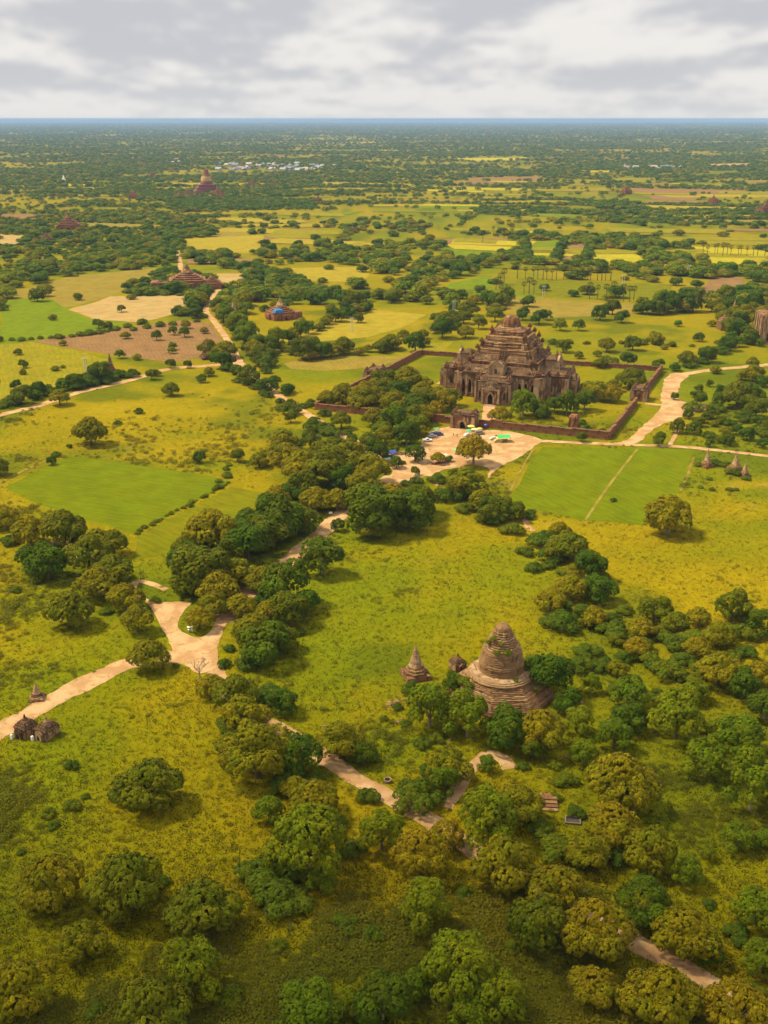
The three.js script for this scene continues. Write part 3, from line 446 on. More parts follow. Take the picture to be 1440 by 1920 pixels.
function shrine(name, label, x, z, w, d, h, turn, mats = ['wall', 'roof', 'brick'], post, group) { // a small vaulted cell with a porch, stepped roof and spire
  const t = thing(name, label, 'shrine', x, z, turn, group), hh = h * 0.42;
  const f = facade(w, hh, [[0, 0, w * 0.3, hh * 0.72]], w * 0.12); f.translate(0, 0, d / 2); part('front_wall', boxUV(f, 6), M[mats[0]], t);
  part('wall', join([bx(w * 0.12, hh, d * 0.98, -w * 0.44, 0, -d * 0.06), bx(w * 0.12, hh, d * 0.98, w * 0.44, 0, -d * 0.06), bx(w * 0.76, hh, w * 0.12, 0, 0, -d / 2)], 6), M[mats[0]], t);
  const pf = facade(w * 0.56, hh * 0.82, [[0, 0, w * 0.26, hh * 0.6]], d * 0.18); pf.translate(0, 0, d / 2 + d * 0.19); part('porch', boxUV(mergeGeometries([pf, gable(w * 0.66, hh * 0.5, d * 0.1, 0, hh * 0.8, d / 2 + d * 0.08)].map(bare)), 6), M[mats[2]], t);
  part('roof', boxUV(stack(subdivide(SQUARE, 3).map(([a, b]) => [a * w * 0.54, b * d * 0.54]), [[1, hh], [1.03, hh + h * 0.03], [0.94, hh + h * 0.04], [0.8, hh + h * 0.11], [0.82, hh + h * 0.13], [0.62, hh + h * 0.2], [0.64, hh + h * 0.22], [0.4, hh + h * 0.27]], w * 0.05, 3), 6), M[mats[1]], t);
  for (const [a, b] of [[1, 1], [-1, 1], [1, -1], [-1, -1]]) { const c = part('corner_finial', boxUV(stack(ngon(6), [[w * 0.05, 0], [w * 0.04, h * 0.05], [0.001, h * 0.12]])), M[mats[1]], t); c.position.set(a * w * 0.44, hh + h * 0.03, b * d * 0.44); }
  part('spire', boxUV(stack(ngon(10), [[w * 0.2, hh + h * 0.25], [w * 0.18, hh + h * 0.31], [w * 0.09, hh + h * 0.36], [w * 0.07, hh + h * 0.45], [0.001, h]], 0.02, 5), 4), M[mats[2]], t);
  if (post) part('name_post', boxUV(stack(SQUARE, [[0.3, 0], [0.3, 1.1], [0.22, 1.3]]).translate(-w * 0.42, 0, d * 0.5 + d * 0.3)), M.white, t);
  return t;
}
{
  let [x, z] = survey(779, 1268); smallStupa('small_stupa', 'slender spired brick stupa on weedy ground near the large ruined stupa', x, z, 8.4, 10.6, 0.3);
  [x, z] = survey(858, 1254); shrine('small_shrine', 'little square brick shrine with a pointed spire behind the large ruined stupa', x, z, 3.6, 3.8, 5.4, 0.5, ['wall', 'roof', 'brick']);
  [x, z] = survey(70, 1310); smallStupa('small_stupa', 'tiny stepped brick stupa on grass across the road from the twin shrines', x, z, 4.6, 5.4, 0.15, ['wall', 'roof', 'plaster']);
  [x, z] = survey(50, 1376); shrine('small_shrine', 'twin brick shrine closer to the dirt road, dark spire and white post', x, z, 3.7, 4.4, 6.2, -0.5, ['wall', 'roof', 'roof'], true, 'twin shrines by the road');
  [x, z] = survey(90, 1379); shrine('small_shrine', 'twin brick shrine farther from the dirt road, pale thin spire and white post', x, z, 3.8, 4.6, 6.0, -0.55, ['wall', 'roof', 'plaster'], true, 'twin shrines by the road');
  [x, z] = survey(1325, 875); smallStupa('small_stupa', 'small brick stupa in a thicket beside the green crop field corner', x, z, 6, 9, 0.4);
  [x, z] = survey(1378, 882); smallStupa('small_stupa', 'small brick stupa with a broad base beside the crop field thicket, middle of three', x, z, 7, 9, 0.2);
  [x, z] = survey(1396, 892); smallStupa('small_stupa', 'narrow brick stupa beside the crop field thicket, farthest from the field', x, z, 4.6, 7.5, 0.2);
  [x, z] = survey(208, 702); smallStupa('small_stupa', 'tall dark brick stupa rising out of the hedge by the long curving road', x, z, 9, 14, 0.4, ['roof', 'brick', 'brick']);
  [x, z] = survey(390, 672); smallStupa('small_stupa', 'dark brick stupa at the edge of the ploughed field near the path bend', x, z, 11, 14, 0.4, ['roof', 'brick', 'brick']);
  [x, z] = survey(439, 602); smallStupa('small_stupa', 'pale brick stupa in grass beside the woodland path, below the terraced temple', x, z, 14, 17, 0.3, ['stupa', 'stupa', 'plaster']);
  [x, z] = survey(1357, 618); shrine('small_shrine', 'slim brick shrine at the end of a low wall by the grove', x, z, 8, 8, 14, 0.1, ['brick', 'brick', 'brick']);
  [x, z] = survey(1376, 588); smallStupa('small_stupa', 'small brick stupa half hidden in the dark grove behind the slim shrine', x, z, 9, 12, 0.1);
  const a = survey(1360, 622), b = survey(1410, 625); enclosure('low red brick wall in front of the grove and slim shrine', a, b, 2.2, 1);
}
// ruined tower house cut by the picture's edge
{ const [x, z] = survey(1450, 640), t = thing('ruined_temple', 'tall roofless brick temple ruin with deep niches beside the dark grove', 'ruin', x, z, -0.12); for (let s = 0; s < 4; s++) { const g = facade(s % 2 ? 21 : 23.4, 19, [[-6, 2, 3, 9], [0, 2, 3.2, 12], [6, 2, 3, 9], [-6, 12.5, 2, 4], [6, 12.5, 2, 4]], 1.2); g.translate(0, 0, 11.7); g.rotateY(s * Math.PI / 2); part('wall', boxUV(g), M.wall, t); const p = mergeGeometries([-9.8, -3, 3, 9.8].map((q) => bare(bx(1.6, 19.6, 0.8, q, 0, 12)))); p.rotateY(s * Math.PI / 2); part('buttress', boxUV(p), M.plaster, t); } part('core', boxUV(stack(SQUARE, [[8, 0], [8, 17]], 0.4, 2)), M.roof, t); part('broken_top', boxUV(stack(subdivide(SQUARE, 6), [[11.8, 19], [12.1, 19.6], [11.2, 20.4], [9, 20.8]], 1.1, 3)), M.brick, t); }
function terracedTemple(name, label, x, z, w, h, turn, mats, wings) { // square temple: storey with pilasters and door, terraces, corner stupas, central spire
  const t = thing(name, label, 'temple', x, z, turn), r = w / 2, s0 = h * 0.28;
  part('core', boxUV(stack(SQUARE, [[r - w * 0.07, 0], [r - w * 0.07, s0 - 0.1]])), M[mats[1]], t);
  for (let s = 0; s < 4; s++) { const g = facade(s % 2 ? w * 0.94 : w, s0, [[-r * 0.62, s0 * 0.2, w * 0.05, s0 * 0.5], [r * 0.62, s0 * 0.2, w * 0.05, s0 * 0.5], [0, 0, w * 0.09, s0 * 0.7]], w * 0.03); g.translate(0, 0, r); g.rotateY(s * Math.PI / 2); part('wall', boxUV(g), M[mats[0]], t); const p = bx(w * 0.3, s0 * 0.95, w * 0.1, 0, 0, 0), q = facade(w * 0.3, s0 * 0.95, [[0, 0, w * 0.1, s0 * 0.7]], w * 0.1); p.dispose(); q.translate(0, 0, r + w * 0.1); q.rotateY(s * Math.PI / 2); part('porch', boxUV(q), M[mats[0]], t); }
  [[0.98, 0.28, 0.36], [0.8, 0.36, 0.43], [0.63, 0.43, 0.5], [0.47, 0.5, 0.56]].forEach(([k, a, b], i) => { part('terrace', boxUV(terrace(r * k, h * a, h * b, subdivide(redent(0.8, 0.9), 2), i + 5, r * 0.2, 0.2)), M[mats[i % 2]], t); if (i < 3) for (const [cx, cz] of corner4(r * k * 0.86)) { const c = part('corner_turret', turretGeo, M[mats[0]], t); c.position.set(cx, h * b, cz); c.scale.setScalar(h / 60); } });
  part('spire', boxUV(stack(ngon(16), [[r * 0.36, h * 0.55], [r * 0.34, h * 0.64], [r * 0.24, h * 0.72], [r * 0.16, h * 0.77], [r * 0.12, h * 0.85], [0.001, h]], 0.1, 3)), M[mats[2]], t);
  for (const k of wings || []) part('wing', boxUV(stack(SQUARE.map(([a, b]) => [a * w * 0.25, b * w * 0.2]), [[1, 0], [1, s0 * 0.8], [1.04, s0 * 0.85], [0.9, s0]], 0.1, 2).translate(k * w * 0.74, 0, 0)), M[mats[0]], t);
  return t;
}
{
  let [x, z] = survey(352, 538); terracedTemple('terraced_temple', 'wide pink brown terraced temple in the dense wood above the tan field', x, z, 34, 22, 0.2, ['red', 'brick', 'brick'], [-1]);
  [x, z] = survey(398, 540); terracedTemple('small_temple', 'small terraced brick temple at the path, next to the wide terraced temple', x, z, 17, 15, 0.1, ['red', 'brick', 'brick']);
  [x, z] = survey(526, 597); const tt = terracedTemple('scaffold_temple', 'brick temple wrapped in blue tarpaulin on one side, among scattered trees', x, z, 19, 17, 0.5, ['red', 'brick', 'plaster'], [0.9]);
  const tarp = std(rgb(0.03, 0.15, 0.38), 0.8); part('tarpaulin', boxUV(stack(subdivide(SQUARE, 4).map(([a, b]) => [a * 3.8, b * 3]), [[1, 5.2], [1.02, 6.2], [0.8, 8.2], [0.4, 9]], 0.9, 3).translate(-4.5, 0, 6.5)), tarp, tt);
  [x, z] = survey(130, 432); terracedTemple('terraced_temple', 'dark brick terraced temple in forest below the brown strip field', x, z, 29, 27, 0.2, ['red', 'brick', 'brick']);
  [x, z] = survey(88, 452); terracedTemple('small_temple', 'little brick temple in forest below the dark terraced temple', x, z, 13, 13, 0.2, ['red', 'brick', 'brick']);
  [x, z] = survey(66, 458); smallStupa('small_stupa', 'reddish stupa tip showing over forest beside the little brick temple', x, z, 8, 10, 0.2, ['red', 'red', 'red']);
  [x, z] = survey(388, 362); // the great maroon stupa far off, gilded band on its bell
  const t = thing('gilded_stupa', 'distant giant maroon stupa with a gold band and blunt top', 'stupa', x, z, 0.3), oc = subdivide(redent(0.75, 0.88), 2);
  [[33, 0, 8], [27, 8, 15], [22, 15, 22]].forEach(([r, a, b], i) => part('terrace', boxUV(terrace(r, a, b, oc, i + 3, 5, 0.3), 30), M.maroon, t));
  part('bell', boxUV(stack(ngon(28), [[16, 22], [15.5, 26], [14, 30]], 0.1, 4)), M.maroon, t); part('gold_band', stack(ngon(28), [[14.1, 30], [14, 33], [13, 38], [11.6, 42]], 0.05, 5), M.gold, t); part('upper_bell', boxUV(stack(ngon(28), [[11.2, 42], [9.4, 46], [8.2, 49]], 0.1, 6)), M.red, t); t.scale.setScalar(0.82); part('cone', boxUV(stack(ngon(20), [[8, 49], [7, 54], [6.2, 54.4], [6, 58], [4.6, 58.6], [4.2, 60]], 0.2, 7)), M.red, t);
  const far = [[352, 366, 26, 22], [370, 370, 20, 24], [408, 366, 26, 28], [415, 372, 22, 22], [251, 372, 30, 26], [285, 334, 26, 30], [337, 374, 34, 24], [472, 347, 24, 22], [512, 348, 26, 24], [1173, 364, 30, 32], [1337, 381, 26, 26], [596, 377, 22, 18], [661, 432, 14, 10]];
  const says = ['beside the giant maroon stupa, lowest of its cluster', 'in front of the giant maroon stupa', 'just behind the giant maroon stupa', 'at the far end of the maroon stupa cluster', 'alone in dense forest, broad and dark', 'in forest beyond the maroon stupa', 'by the strip fields before the maroon stupa', 'in forest between maroon stupa and village', 'in forest below the white roofed village', 'at the end of the long ploughed strips', 'below the long ploughed strips', 'beside the pale strip field', 'showing over bushes by the brown field'];
  far.forEach(([u, v, w, h], i) => { const [a, b] = survey(u, v); terracedTemple('distant_temple', `hazy red brick temple ${says[i]}`, a, b, w * 0.62, h * 0.66, i * 0.4, ['red', 'red', 'brick']).userData.group = 'far temples'; });
  [x, z] = survey(120, 341); smallStupa('white_stupa', 'distant whitewashed stupa gleaming in the far forest', x, z, 16, 18, 0, ['white', 'white', 'white']);
  [x, z] = survey(1434, 402); terracedTemple('distant_temple', 'large dim brick temple at the edge of the far dark forest', x, z, 24, 26, 0.3, ['brick', 'roof', 'brick']);
}
// ---------------------------------------------------------------- trees: each kind has a few individuals of its own shape, 10 m wide before scaling
const bark = std(rgb(0.115, 0.085, 0.055)), paleBark = std(rgb(0.24, 0.19, 0.14));
const leafMat = (r, g, b) => new THREE.MeshPhysicalMaterial({ color: rgb(r, g, b), vertexColors: true, roughness: 0.9, specularIntensity: 0.12, transmission: 0.3, thickness: 0, side: THREE.DoubleSide });
const LEAF = {
  olive: [leafMat(0.2295, 0.2035, 0.0024), leafMat(0.1979, 0.1870, 0.0024), leafMat(0.1469, 0.1584, 0.0032)],
  ochre: [leafMat(0.2700, 0.2018, 0.0028), leafMat(0.2640, 0.2059, 0.0028), leafMat(0.2400, 0.1997, 0.0028)],
  dark: [leafMat(0.0931, 0.1346, 0.0024), leafMat(0.0747, 0.1276, 0.0028), leafMat(0.1196, 0.1426, 0.0024)],
  fresh: [leafMat(0.1507, 0.1969, 0.0024), leafMat(0.1221, 0.1793, 0.0028), leafMat(0.1859, 0.2145, 0.0024)],
  scrub: [leafMat(0.1029, 0.1404, 0.0044), leafMat(0.1365, 0.1652, 0.0040), leafMat(0.0819, 0.1264, 0.0052)],
};
function foliage(rng, lobes, density, leaf, perClump, fuzz = 0.5) {
  const P = [], N = [], C = [], V = new THREE.Vector3(), T = new THREE.Vector3(), B = new THREE.Vector3(), D = new THREE.Vector3();
  for (const L of lobes) {
    const n = Math.max(4, Math.round(density * L.r * L.r)), lt = 0.86 + 0.28 * rng(), lw = 0.9 + 0.2 * rng();
    for (let i = 0; i < n; i++) {
      const y = 1 - (i + 0.5) / n * (L.deep ?? 1.45), a = i * 2.39996 + rng() * 0.8, q = Math.sqrt(Math.max(0, 1 - y * y)); D.set(Math.cos(a) * q, y, Math.sin(a) * q);
      const rr = L.r * (0.86 + 0.26 * rng()), cx = L.x + D.x * rr, cy = L.y + D.y * rr * L.f, cz = L.z + D.z * rr;
      if (cy < 0.15) continue;
      if (lobes.some((o) => o !== L && Math.hypot(cx - o.x, (cy - o.y) / o.f, cz - o.z) < o.r * 0.78)) continue;
      const ct = lt * (0.8 + 0.4 * rng()), cr = leaf * (1.5 + rng());
      for (let k = 0; k < perClump; k++) {
        V.set(rng() - 0.5, rng() - 0.5, rng() - 0.5).normalize(); if (V.dot(D) < -0.2) V.negate();
        const px = cx + V.x * cr, py = cy + V.y * cr * 0.8, pz = cz + V.z * cr; if (py < 0.02) continue;
        V.multiplyScalar(0.7).add(D).addScaledVector(B.set(rng() - 0.5, rng() - 0.3, rng() - 0.5), fuzz * 2).normalize();
        T.set(rng() - 0.5, rng() - 0.5, rng() - 0.5).cross(V).normalize(); B.crossVectors(V, T);
        const s = leaf * (0.65 + 0.7 * rng()), s2 = s * (0.45 + 0.3 * rng()), t = ct * (0.75 + 0.5 * rng()), w = lw * (0.86 + 0.28 * rng());
        const c = [t * w, t, t * (1.1 - 0.2 * w)];
        const e = [[px - T.x * s, py - T.y * s, pz - T.z * s], [px + B.x * s2, py + B.y * s2, pz + B.z * s2], [px + T.x * s, py + T.y * s, pz + T.z * s], [px - B.x * s2, py - B.y * s2, pz - B.z * s2]];
        for (const j of [0, 3, 1, 1, 3, 2]) { P.push(...e[j]); N.push(V.x, V.y, V.z); C.push(...c); }
      }
    }
  }
  const g = new THREE.BufferGeometry(); g.setAttribute('position', new THREE.Float32BufferAttribute(P, 3)); g.setAttribute('normal', new THREE.Float32BufferAttribute(N, 3)); g.setAttribute('color', new THREE.Float32BufferAttribute(C, 3)); return g;
}
function limbs(rng, lobes, trunkH, r0) {
  const list = [tube([[0, -0.1, 0], [0.1 * (rng() - 0.5), trunkH * 0.5, 0.2 * (rng() - 0.5)], [0.15, trunkH, 0]], r0 * 1.25, r0 * 0.8, 5, 7)];
  for (const L of lobes) if (L.limb !== false) list.push(tube([[0.1, trunkH * 0.85, 0], [L.x * 0.45, mix(trunkH, L.y, 0.55), L.z * 0.45], [L.x * 0.9, L.y - L.r * L.f * 0.1, L.z * 0.9]], r0 * 0.5, r0 * 0.12, 4, 5));
  return mergeGeometries(list.map(bare));
}
const SHAPES = {
  olive: (rng) => { const n = 9 + Math.floor(rng() * 5), o = [{ x: 0.3 * (rng() - 0.5), y: 5.6, z: 0.3 * (rng() - 0.5), r: 2.3, f: 0.62 }]; for (let i = 0; i < n; i++) { const a = i / n * 6.283 + rng() * 0.5, q = i % 3 ? 2.9 + rng() * 0.9 : 1.7 + rng(); o.push({ x: Math.cos(a) * q, y: 5.3 - q * q * 0.16 + rng() * 1.0 - 0.3, z: Math.sin(a) * q, r: 1.25 + rng() * 0.75, f: 0.74 }); } for (let i = 0; i < 6; i++) { const a = i / 6 * 6.283 + rng() * 0.9, q = 2.5 + rng() * 0.9; o.push({ x: Math.cos(a) * q, y: 2.3 + rng() * 1.1, z: Math.sin(a) * q, r: 1.15 + rng() * 0.6, f: 0.9, limb: false }); } return [o, 2.2, 0.34]; },
  ochre: (rng) => { const o = [{ x: 0, y: 5.2, z: 0, r: 2.6, f: 0.85 }], n = 13; for (let i = 0; i < n; i++) { const a = i * 2.4 + rng() * 0.6, q = 1.6 + 2.3 * Math.sqrt((i + 1) / n); o.push({ x: Math.cos(a) * q, y: 6.1 - q * q * 0.2 + rng() * 0.9 - 0.4, z: Math.sin(a) * q, r: 1.2 + rng() * 0.6, f: 0.85 }); } return [o, 2.4, 0.32]; },
  dark: (rng) => { const o = [{ x: 0, y: 5, z: 0, r: 3.1, f: 1.05 }], n = 14; for (let i = 0; i < n; i++) { const a = i * 2.4 + rng(), y = 2.2 + 5.0 * rng(), q = 3.4 * Math.sqrt(Math.max(0.1, 1 - ((y - 4) / 4.6) ** 2)); o.push({ x: Math.cos(a) * q, y, z: Math.sin(a) * q, r: 1.3 + rng() * 0.8, f: 0.9, limb: i < 6 }); } return [o, 2.2, 0.33]; },
  fresh: (rng) => { const o = [{ x: 0, y: 5.2, z: 0, r: 2.4, f: 1 }], n = 15; for (let i = 0; i < n; i++) { const a = i * 2.4 + rng() * 1.2, k = (i + 0.5) / n, q = 0.9 + 3.2 * Math.sqrt(k), y = 7.3 - 4.6 * k ** 1.4 + (rng() - 0.5) * 1.4; o.push({ x: Math.cos(a) * q, y, z: Math.sin(a) * q, r: 1.0 + rng() * 0.85, f: 0.95, limb: i < 8 }); } return [o, 2.0, 0.3]; },
  scrub: (rng) => { const o = [], n = 11; for (let i = 0; i < n; i++) { const a = i * 2.4 + rng(), q = 4 * Math.sqrt((i + 0.2) / n); o.push({ x: Math.cos(a) * q, y: 1.1 + (1 - q / 4.4) * 2.4 * (0.6 + 0.7 * rng()), z: Math.sin(a) * q, r: 1.2 + rng() * 0.8, f: 0.8, deep: 1.2, limb: i < 5 }); } return [o, 0.9, 0.2]; },
};
const KINDS = Object.keys(SHAPES), VARIANTS = 4, PROTO = {};
for (const [ki, kind] of KINDS.entries()) for (let v = 0; v < VARIANTS; v++) {
  const rng = mulberry(1000 * ki + 77 * v + 5), [lobes, th, r0] = SHAPES[kind](rng);
  const fuzz = { dark: 0.3, ochre: 0.35, fresh: 0.55, olive: 0.4, scrub: 0.6 }[kind];
  (PROTO[kind] ??= []).push({ near: foliage(mulberry(v + 9), lobes, 24, 0.165, 24, fuzz), mid: foliage(mulberry(v + 9), lobes, 6, 0.6, 7, fuzz), far: foliage(mulberry(v + 9), lobes.slice(0, 8), 2, 1.35, 3, fuzz), wood: limbs(mulberry(v + 3), lobes, th, r0) });
}
// ---- where they stand: column, row of the foot, crown width in the photograph
const LISTS = {
  olive: `40,1905,140 100,1700,125 245,1712,155 155,1795,92 378,1752,150 290,1945,150 945,1665,125 1040,1700,105 1282,1792,125 1238,1912,155 1217,1630,105 1102,1628,92 1162,1520,142 972,1540,100 282,1512,135 482,1462,155 442,1338,95 592,1532,98 637,1425,104 457,1375,100 837,1468,92 1157,1270,44 1345,1215,64
    1066,1050,82 1040,1052,50 1072,1126,72 1252,1002,92 905,958,58 876,934,78 170,834,66 486,876,42 531,842,54 0,892,44 321,742,36 10,990,58 58,1024,74 122,1026,88 184,1030,50 214,1042,62 168,1076,92 212,1094,84 182,1120,84 236,1146,74 132,1176,90 258,1186,68 278,1256,78 442,1100,84 408,1130,82 492,1110,72 402,1156,62 452,1156,62 478,1212,84 532,1222,66 548,992,74 592,960,64 632,956,52 682,936,74 652,952,48 622,910,104 566,910,84 602,886,74 656,872,62 692,1010,64
    722,832,45 692,842,40 640,804,42 700,800,44 642,756,46 682,762,62 722,744,52 762,734,62 702,738,42 792,748,46 742,780,62 780,772,50 822,752,40 1122,752,52 1182,728,56 1382,764,68 1412,716,46 1231,646,31 1138,660,33 1288,686,40 85,556,24 112,760,44 1104,742,40 1150,734,34 668,772,44 614,762,40`,
  ochre: `786,1646,112 836,1590,74 1112,1796,150 1112,1880,102 1378,1942,142 1148,1582,114 396,1306,62 1012,1408,100 1348,1286,88 1422,1290,72 1192,1234,50 1202,1196,56 1032,1150,62 1112,1176,56 398,1036,104 692,910,84 736,964,84 888,872,68 832,770,52 937,794,48 1146,754,42 816,786,42 792,796,46 821,870,30 374,1181,58 1262,1905,70 520,955,60 1052,1700,60`,
  dark: `716,1915,112 1006,1786,114 1202,1732,104 1326,1806,62 952,1404,84 1000,1424,56 1062,1336,54 1028,1306,92 1176,1374,66 1226,1166,62 1372,1166,72 1432,1196,62 1432,1350,64 1392,1312,62 1107,1086,62 1127,1130,64 937,976,50 966,976,46 377,1112,114 466,1052,84 502,1032,84 532,1136,94 542,1176,72 497,1246,94 522,1012,94 602,1078,78 633,996,26 702,1002,114 772,992,94 792,968,64 642,922,52 852,1300,44 876,906,30 682,1434,52 562,1456,84 532,1340,62 92,1088,84 62,1070,60 707,864,44 779,892,18 743,878,28 778,866,40 842,866,14 762,836,50 660,836,24 846,762,42 1062,778,46 1096,770,42 1040,774,40 1091,829,24 1265,750,15 1314,760,24 1186,657,33 1326,680,35 1056,661,29 1366,652,26 1271,612,14 147,563,17 96,872,18 375,868,25 446,866,27 1270,812,30 1366,836,24 1330,838,18 1235,836,24 740,850,26 462,1012,70 575,1000,60 1300,1320,46 725,985,70 1018,786,30`,
  fresh: `357,1872,124 576,1950,140 796,1742,108 856,1872,158 932,1910,104 882,1930,84 582,1646,156 602,1672,58 716,1596,86 1416,1738,84 1427,1826,84 1381,1596,62 1430,1592,48 1286,1660,64 1326,1612,32 912,1586,118 806,1366,92 876,1384,96 834,1492,60 912,1446,38 1082,1376,62 1093,1434,58 1152,1406,68 1180,1326,68 1267,1388,95 1382,1414,96 1322,1460,86 1408,1524,118 1302,1316,54 980,782,52 736,812,52 1002,776,40 1395,1905,60 650,1900,60 1200,1470,40 505,1545,60 1330,1375,30 780,1870,60 1108,1300,36`,
  scrub: `505,1660,130 525,1700,110 1052,1612,100 780,1512,110 1252,1272,70 1262,1212,70 1302,1206,60 1392,1196,60 1087,1256,60 1132,1256,52 1052,1180,70 1147,1192,70 1022,1022,66 1032,1052,60 840,938,60 990,970,40 505,1316,66 467,1252,56 772,1300,46 240,1502,70 90,1530,34 135,1516,38 160,1496,20 135,1440,32 100,1552,24 40,1600,20 410,916,24 357,950,15 260,775,20 221,796,18 105,856,24 1300,770,40 1240,818,20 1150,940,16 300,1660,40 800,1450,40 945,1270,40 1000,1250,50 1100,1230,60 1160,1300,50 1210,1240,60 1230,1310,40 460,1420,60 620,1560,70 660,1600,60 690,1500,50 560,1640,70 1010,1560,60 1080,1530,40 1060,1470,50 40,1860,60 180,1900,50 430,1880,60 700,1760,50 520,1780,40 1330,1700,30 1380,1760,60 1410,1870,60 1160,1620,60 1240,1690,40 960,1780,40 870,1680,40 650,1740,60 1195,1215,50 1280,1245,50 1400,1230,50 1310,1260,40 1170,1150,40 985,1040,40 1000,1070,40 1060,1080,40 960,1000,50 910,980,40 870,960,40 330,1250,16 420,1250,30 560,1190,30 430,1220,26 345,1100,30 330,1060,40 290,1130,26 150,1020,40 20,1020,40 70,1090,40 30,1110,24 200,1150,30 820,905,36 850,890,26 880,925,30 780,905,30 760,912,26 700,850,30 725,860,20 755,870,18 600,845,26 560,835,22 1340,872,26 1375,890,30 1310,874,18 1362,876,24 1400,900,20 1330,900,12 1335,920,14 1368,920,14 1380,920,12 1313,915,12 1090,795,24 1050,805,20 1100,810,26 1130,812,20 1150,800,16 1200,700,20 610,780,30 570,765,26 540,735,30 515,715,26 590,790,24 500,700,26 650,815,26 480,730,24 450,700,20 545,760,24 505,745,22 790,1400,40 820,1390,40 745,1330,24 720,1350,20 760,1360,24 980,1440,30 1040,1440,30 1120,1440,30 1040,1500,30`,
};
const specs = [];  // {kind, x, z, w (m), v}
for (const [kind, s] of Object.entries(LISTS)) for (const p of s.trim().split(/\s+/)) { const [u, v, w] = p.split(',').map(Number), [x, z] = survey(u, v); const m = w * metresPerPixel(v) * 1.04; specs.push({ kind, x, z: z - m * 0.05, w: m * 0.92, listed: true, low: kind === 'olive' ? 1.08 : kind === 'scrub' ? 0.95 : 1.06 }); }
// single trees standing in the open farther off: column, foot row, crown width, kind letter
const FAR_SINGLES = `34,665,20o 44,690,20d 104,695,16o 43,702,14o 30,730,22d 118,648,16o 236,635,22o 294,638,22f 324,656,18f 383,625,20o 346,632,24f 349,616,22o 225,672,22f 258,675,16o 322,663,18f 325,628,20f 247,561,20o 228,585,17d 85,545,30o 70,565,28d 100,600,16o 185,615,24d 203,619,20d 118,690,10o 395,668,26d 285,712,26d 320,690,22d 295,705,18o 392,705,26o 378,717,22d 352,690,18d 671,605,24d 528,658,22o 545,665,24o 500,660,20o 580,676,36o 605,672,30f 645,665,26o 690,660,24o 718,662,26d 640,658,22o 655,655,24o 738,652,30o 756,637,28o 793,635,26o 797,650,24o 815,625,26o 853,618,25d 817,605,28f 870,622,18o 850,585,24d 863,560,27d 900,548,22d 920,577,40d 945,545,24o 832,552,20o 800,570,26o 768,565,24o 720,560,22o 650,590,28d 620,585,24o 560,555,26o 540,540,24o 605,530,20o 680,510,22d 617,505,20o 648,470,16d 712,455,14d 560,460,18d 640,450,22o 510,470,22d 605,466,34d 500,415,16d 980,600,28d 1010,608,34d 1025,600,26f 1050,620,30f 1085,620,26f 1125,600,36d 1148,590,34d 1165,605,30d 1205,580,20f 1240,575,34f 1268,580,40f 1290,560,40d 1310,555,26d 1330,575,24d 1380,560,30o 1410,556,30d 1268,535,24d 1306,540,26d 1345,565,26d 1172,525,16o 1200,523,18d 1075,556,22d 1100,552,30d 1155,558,36d 1020,545,20d 990,575,26d 950,640,20f 965,625,24o 1040,690,26f 1085,672,20o 1120,668,18o 1125,690,30o 1180,640,16o 1245,655,14o 1260,650,18o 1225,632,16o 1310,640,24d 1215,640,12o 1400,645,30f 1425,650,18f 1385,650,26f 1395,610,30o 1420,600,40o 1370,610,34o 1390,630,40o 1405,640,40o 1350,590,30o 1365,580,30d 1335,612,20o 1410,690,30o 1340,700,26o 1390,712,26o 1430,725,30d 1350,740,24d 1330,775,20d 1290,785,22d 1310,800,26d 1350,795,24d 1395,790,26d 1380,815,24d 1420,800,30d 1400,825,34d 1435,815,30d 1360,815,26o 1340,800,20o 1425,760,24o 1405,745,36f 1350,765,34d 1300,745,16d 1310,735,20d 1330,725,16d 1430,840,24d 130,840,10d`;
for (const p of FAR_SINGLES.trim().split(/\s+/)) { const m = /^(-?\d+),(\d+),(\d+)(\w)$/.exec(p), [u, v, w] = m.slice(1, 4).map(Number), [x, z] = survey(u, v), k = { o: 'olive', d: 'dark', f: 'fresh' }[m[4]]; specs.push({ kind: k, x, z, w: w * metresPerPixel(v) * 0.9, listed: true }); }
// hedges and woods: bands of trees between two rows of the picture's plan
const rngW = mulberry(4242);
const blocked = (x, z, m = 1.5) => { if (onDirt(x, z, m)) return true; const dx = x - TEMPLE[0], dz = z - TEMPLE[1], a = dx * UX[0] + dz * UX[1], b = dx * UZ[0] + dz * UZ[1]; if (Math.abs(a) < 46 && Math.abs(b) < 46 && (Math.abs(a) < 29 || Math.abs(b) < 29 || Math.abs(a) < 13 || Math.abs(b) < 13)) return true; return Math.hypot(x - STUPA[0], z - STUPA[1]) < 16; };
function hedge(s, spacing, width, size, kinds) { const L = resample(poly(s), spacing); for (const [x, z] of L) { const a = x + (rngW() - 0.5) * width, b = z + (rngW() - 0.5) * width; if (!blocked(a, b)) specs.push({ kind: kinds[Math.floor(rngW() * kinds.length)], x: a, z: b, w: size * (0.6 + 0.8 * rngW()) }); } }
function wood(s, spacing, size, kinds) { const pts = poly(s), [x0, x1, z0, z1] = bounds(pts); for (let x = x0; x < x1; x += spacing) for (let z = z0; z < z1; z += spacing) { const a = x + (rngW() - 0.5) * spacing, b = z + (rngW() - 0.5) * spacing; if (inside(pts, a, b) && !blocked(a, b, 3.5) && !fieldAt(a, b)) specs.push({ kind: kinds[Math.floor(rngW() * kinds.length)], x: a, z: b, w: size * (0.65 + 0.7 * rngW()) }); } }
const SD = ['scrub', 'dark', 'scrub'], OD = ['olive', 'dark', 'olive'], MIXED = ['olive', 'dark', 'dark', 'fresh', 'olive'];
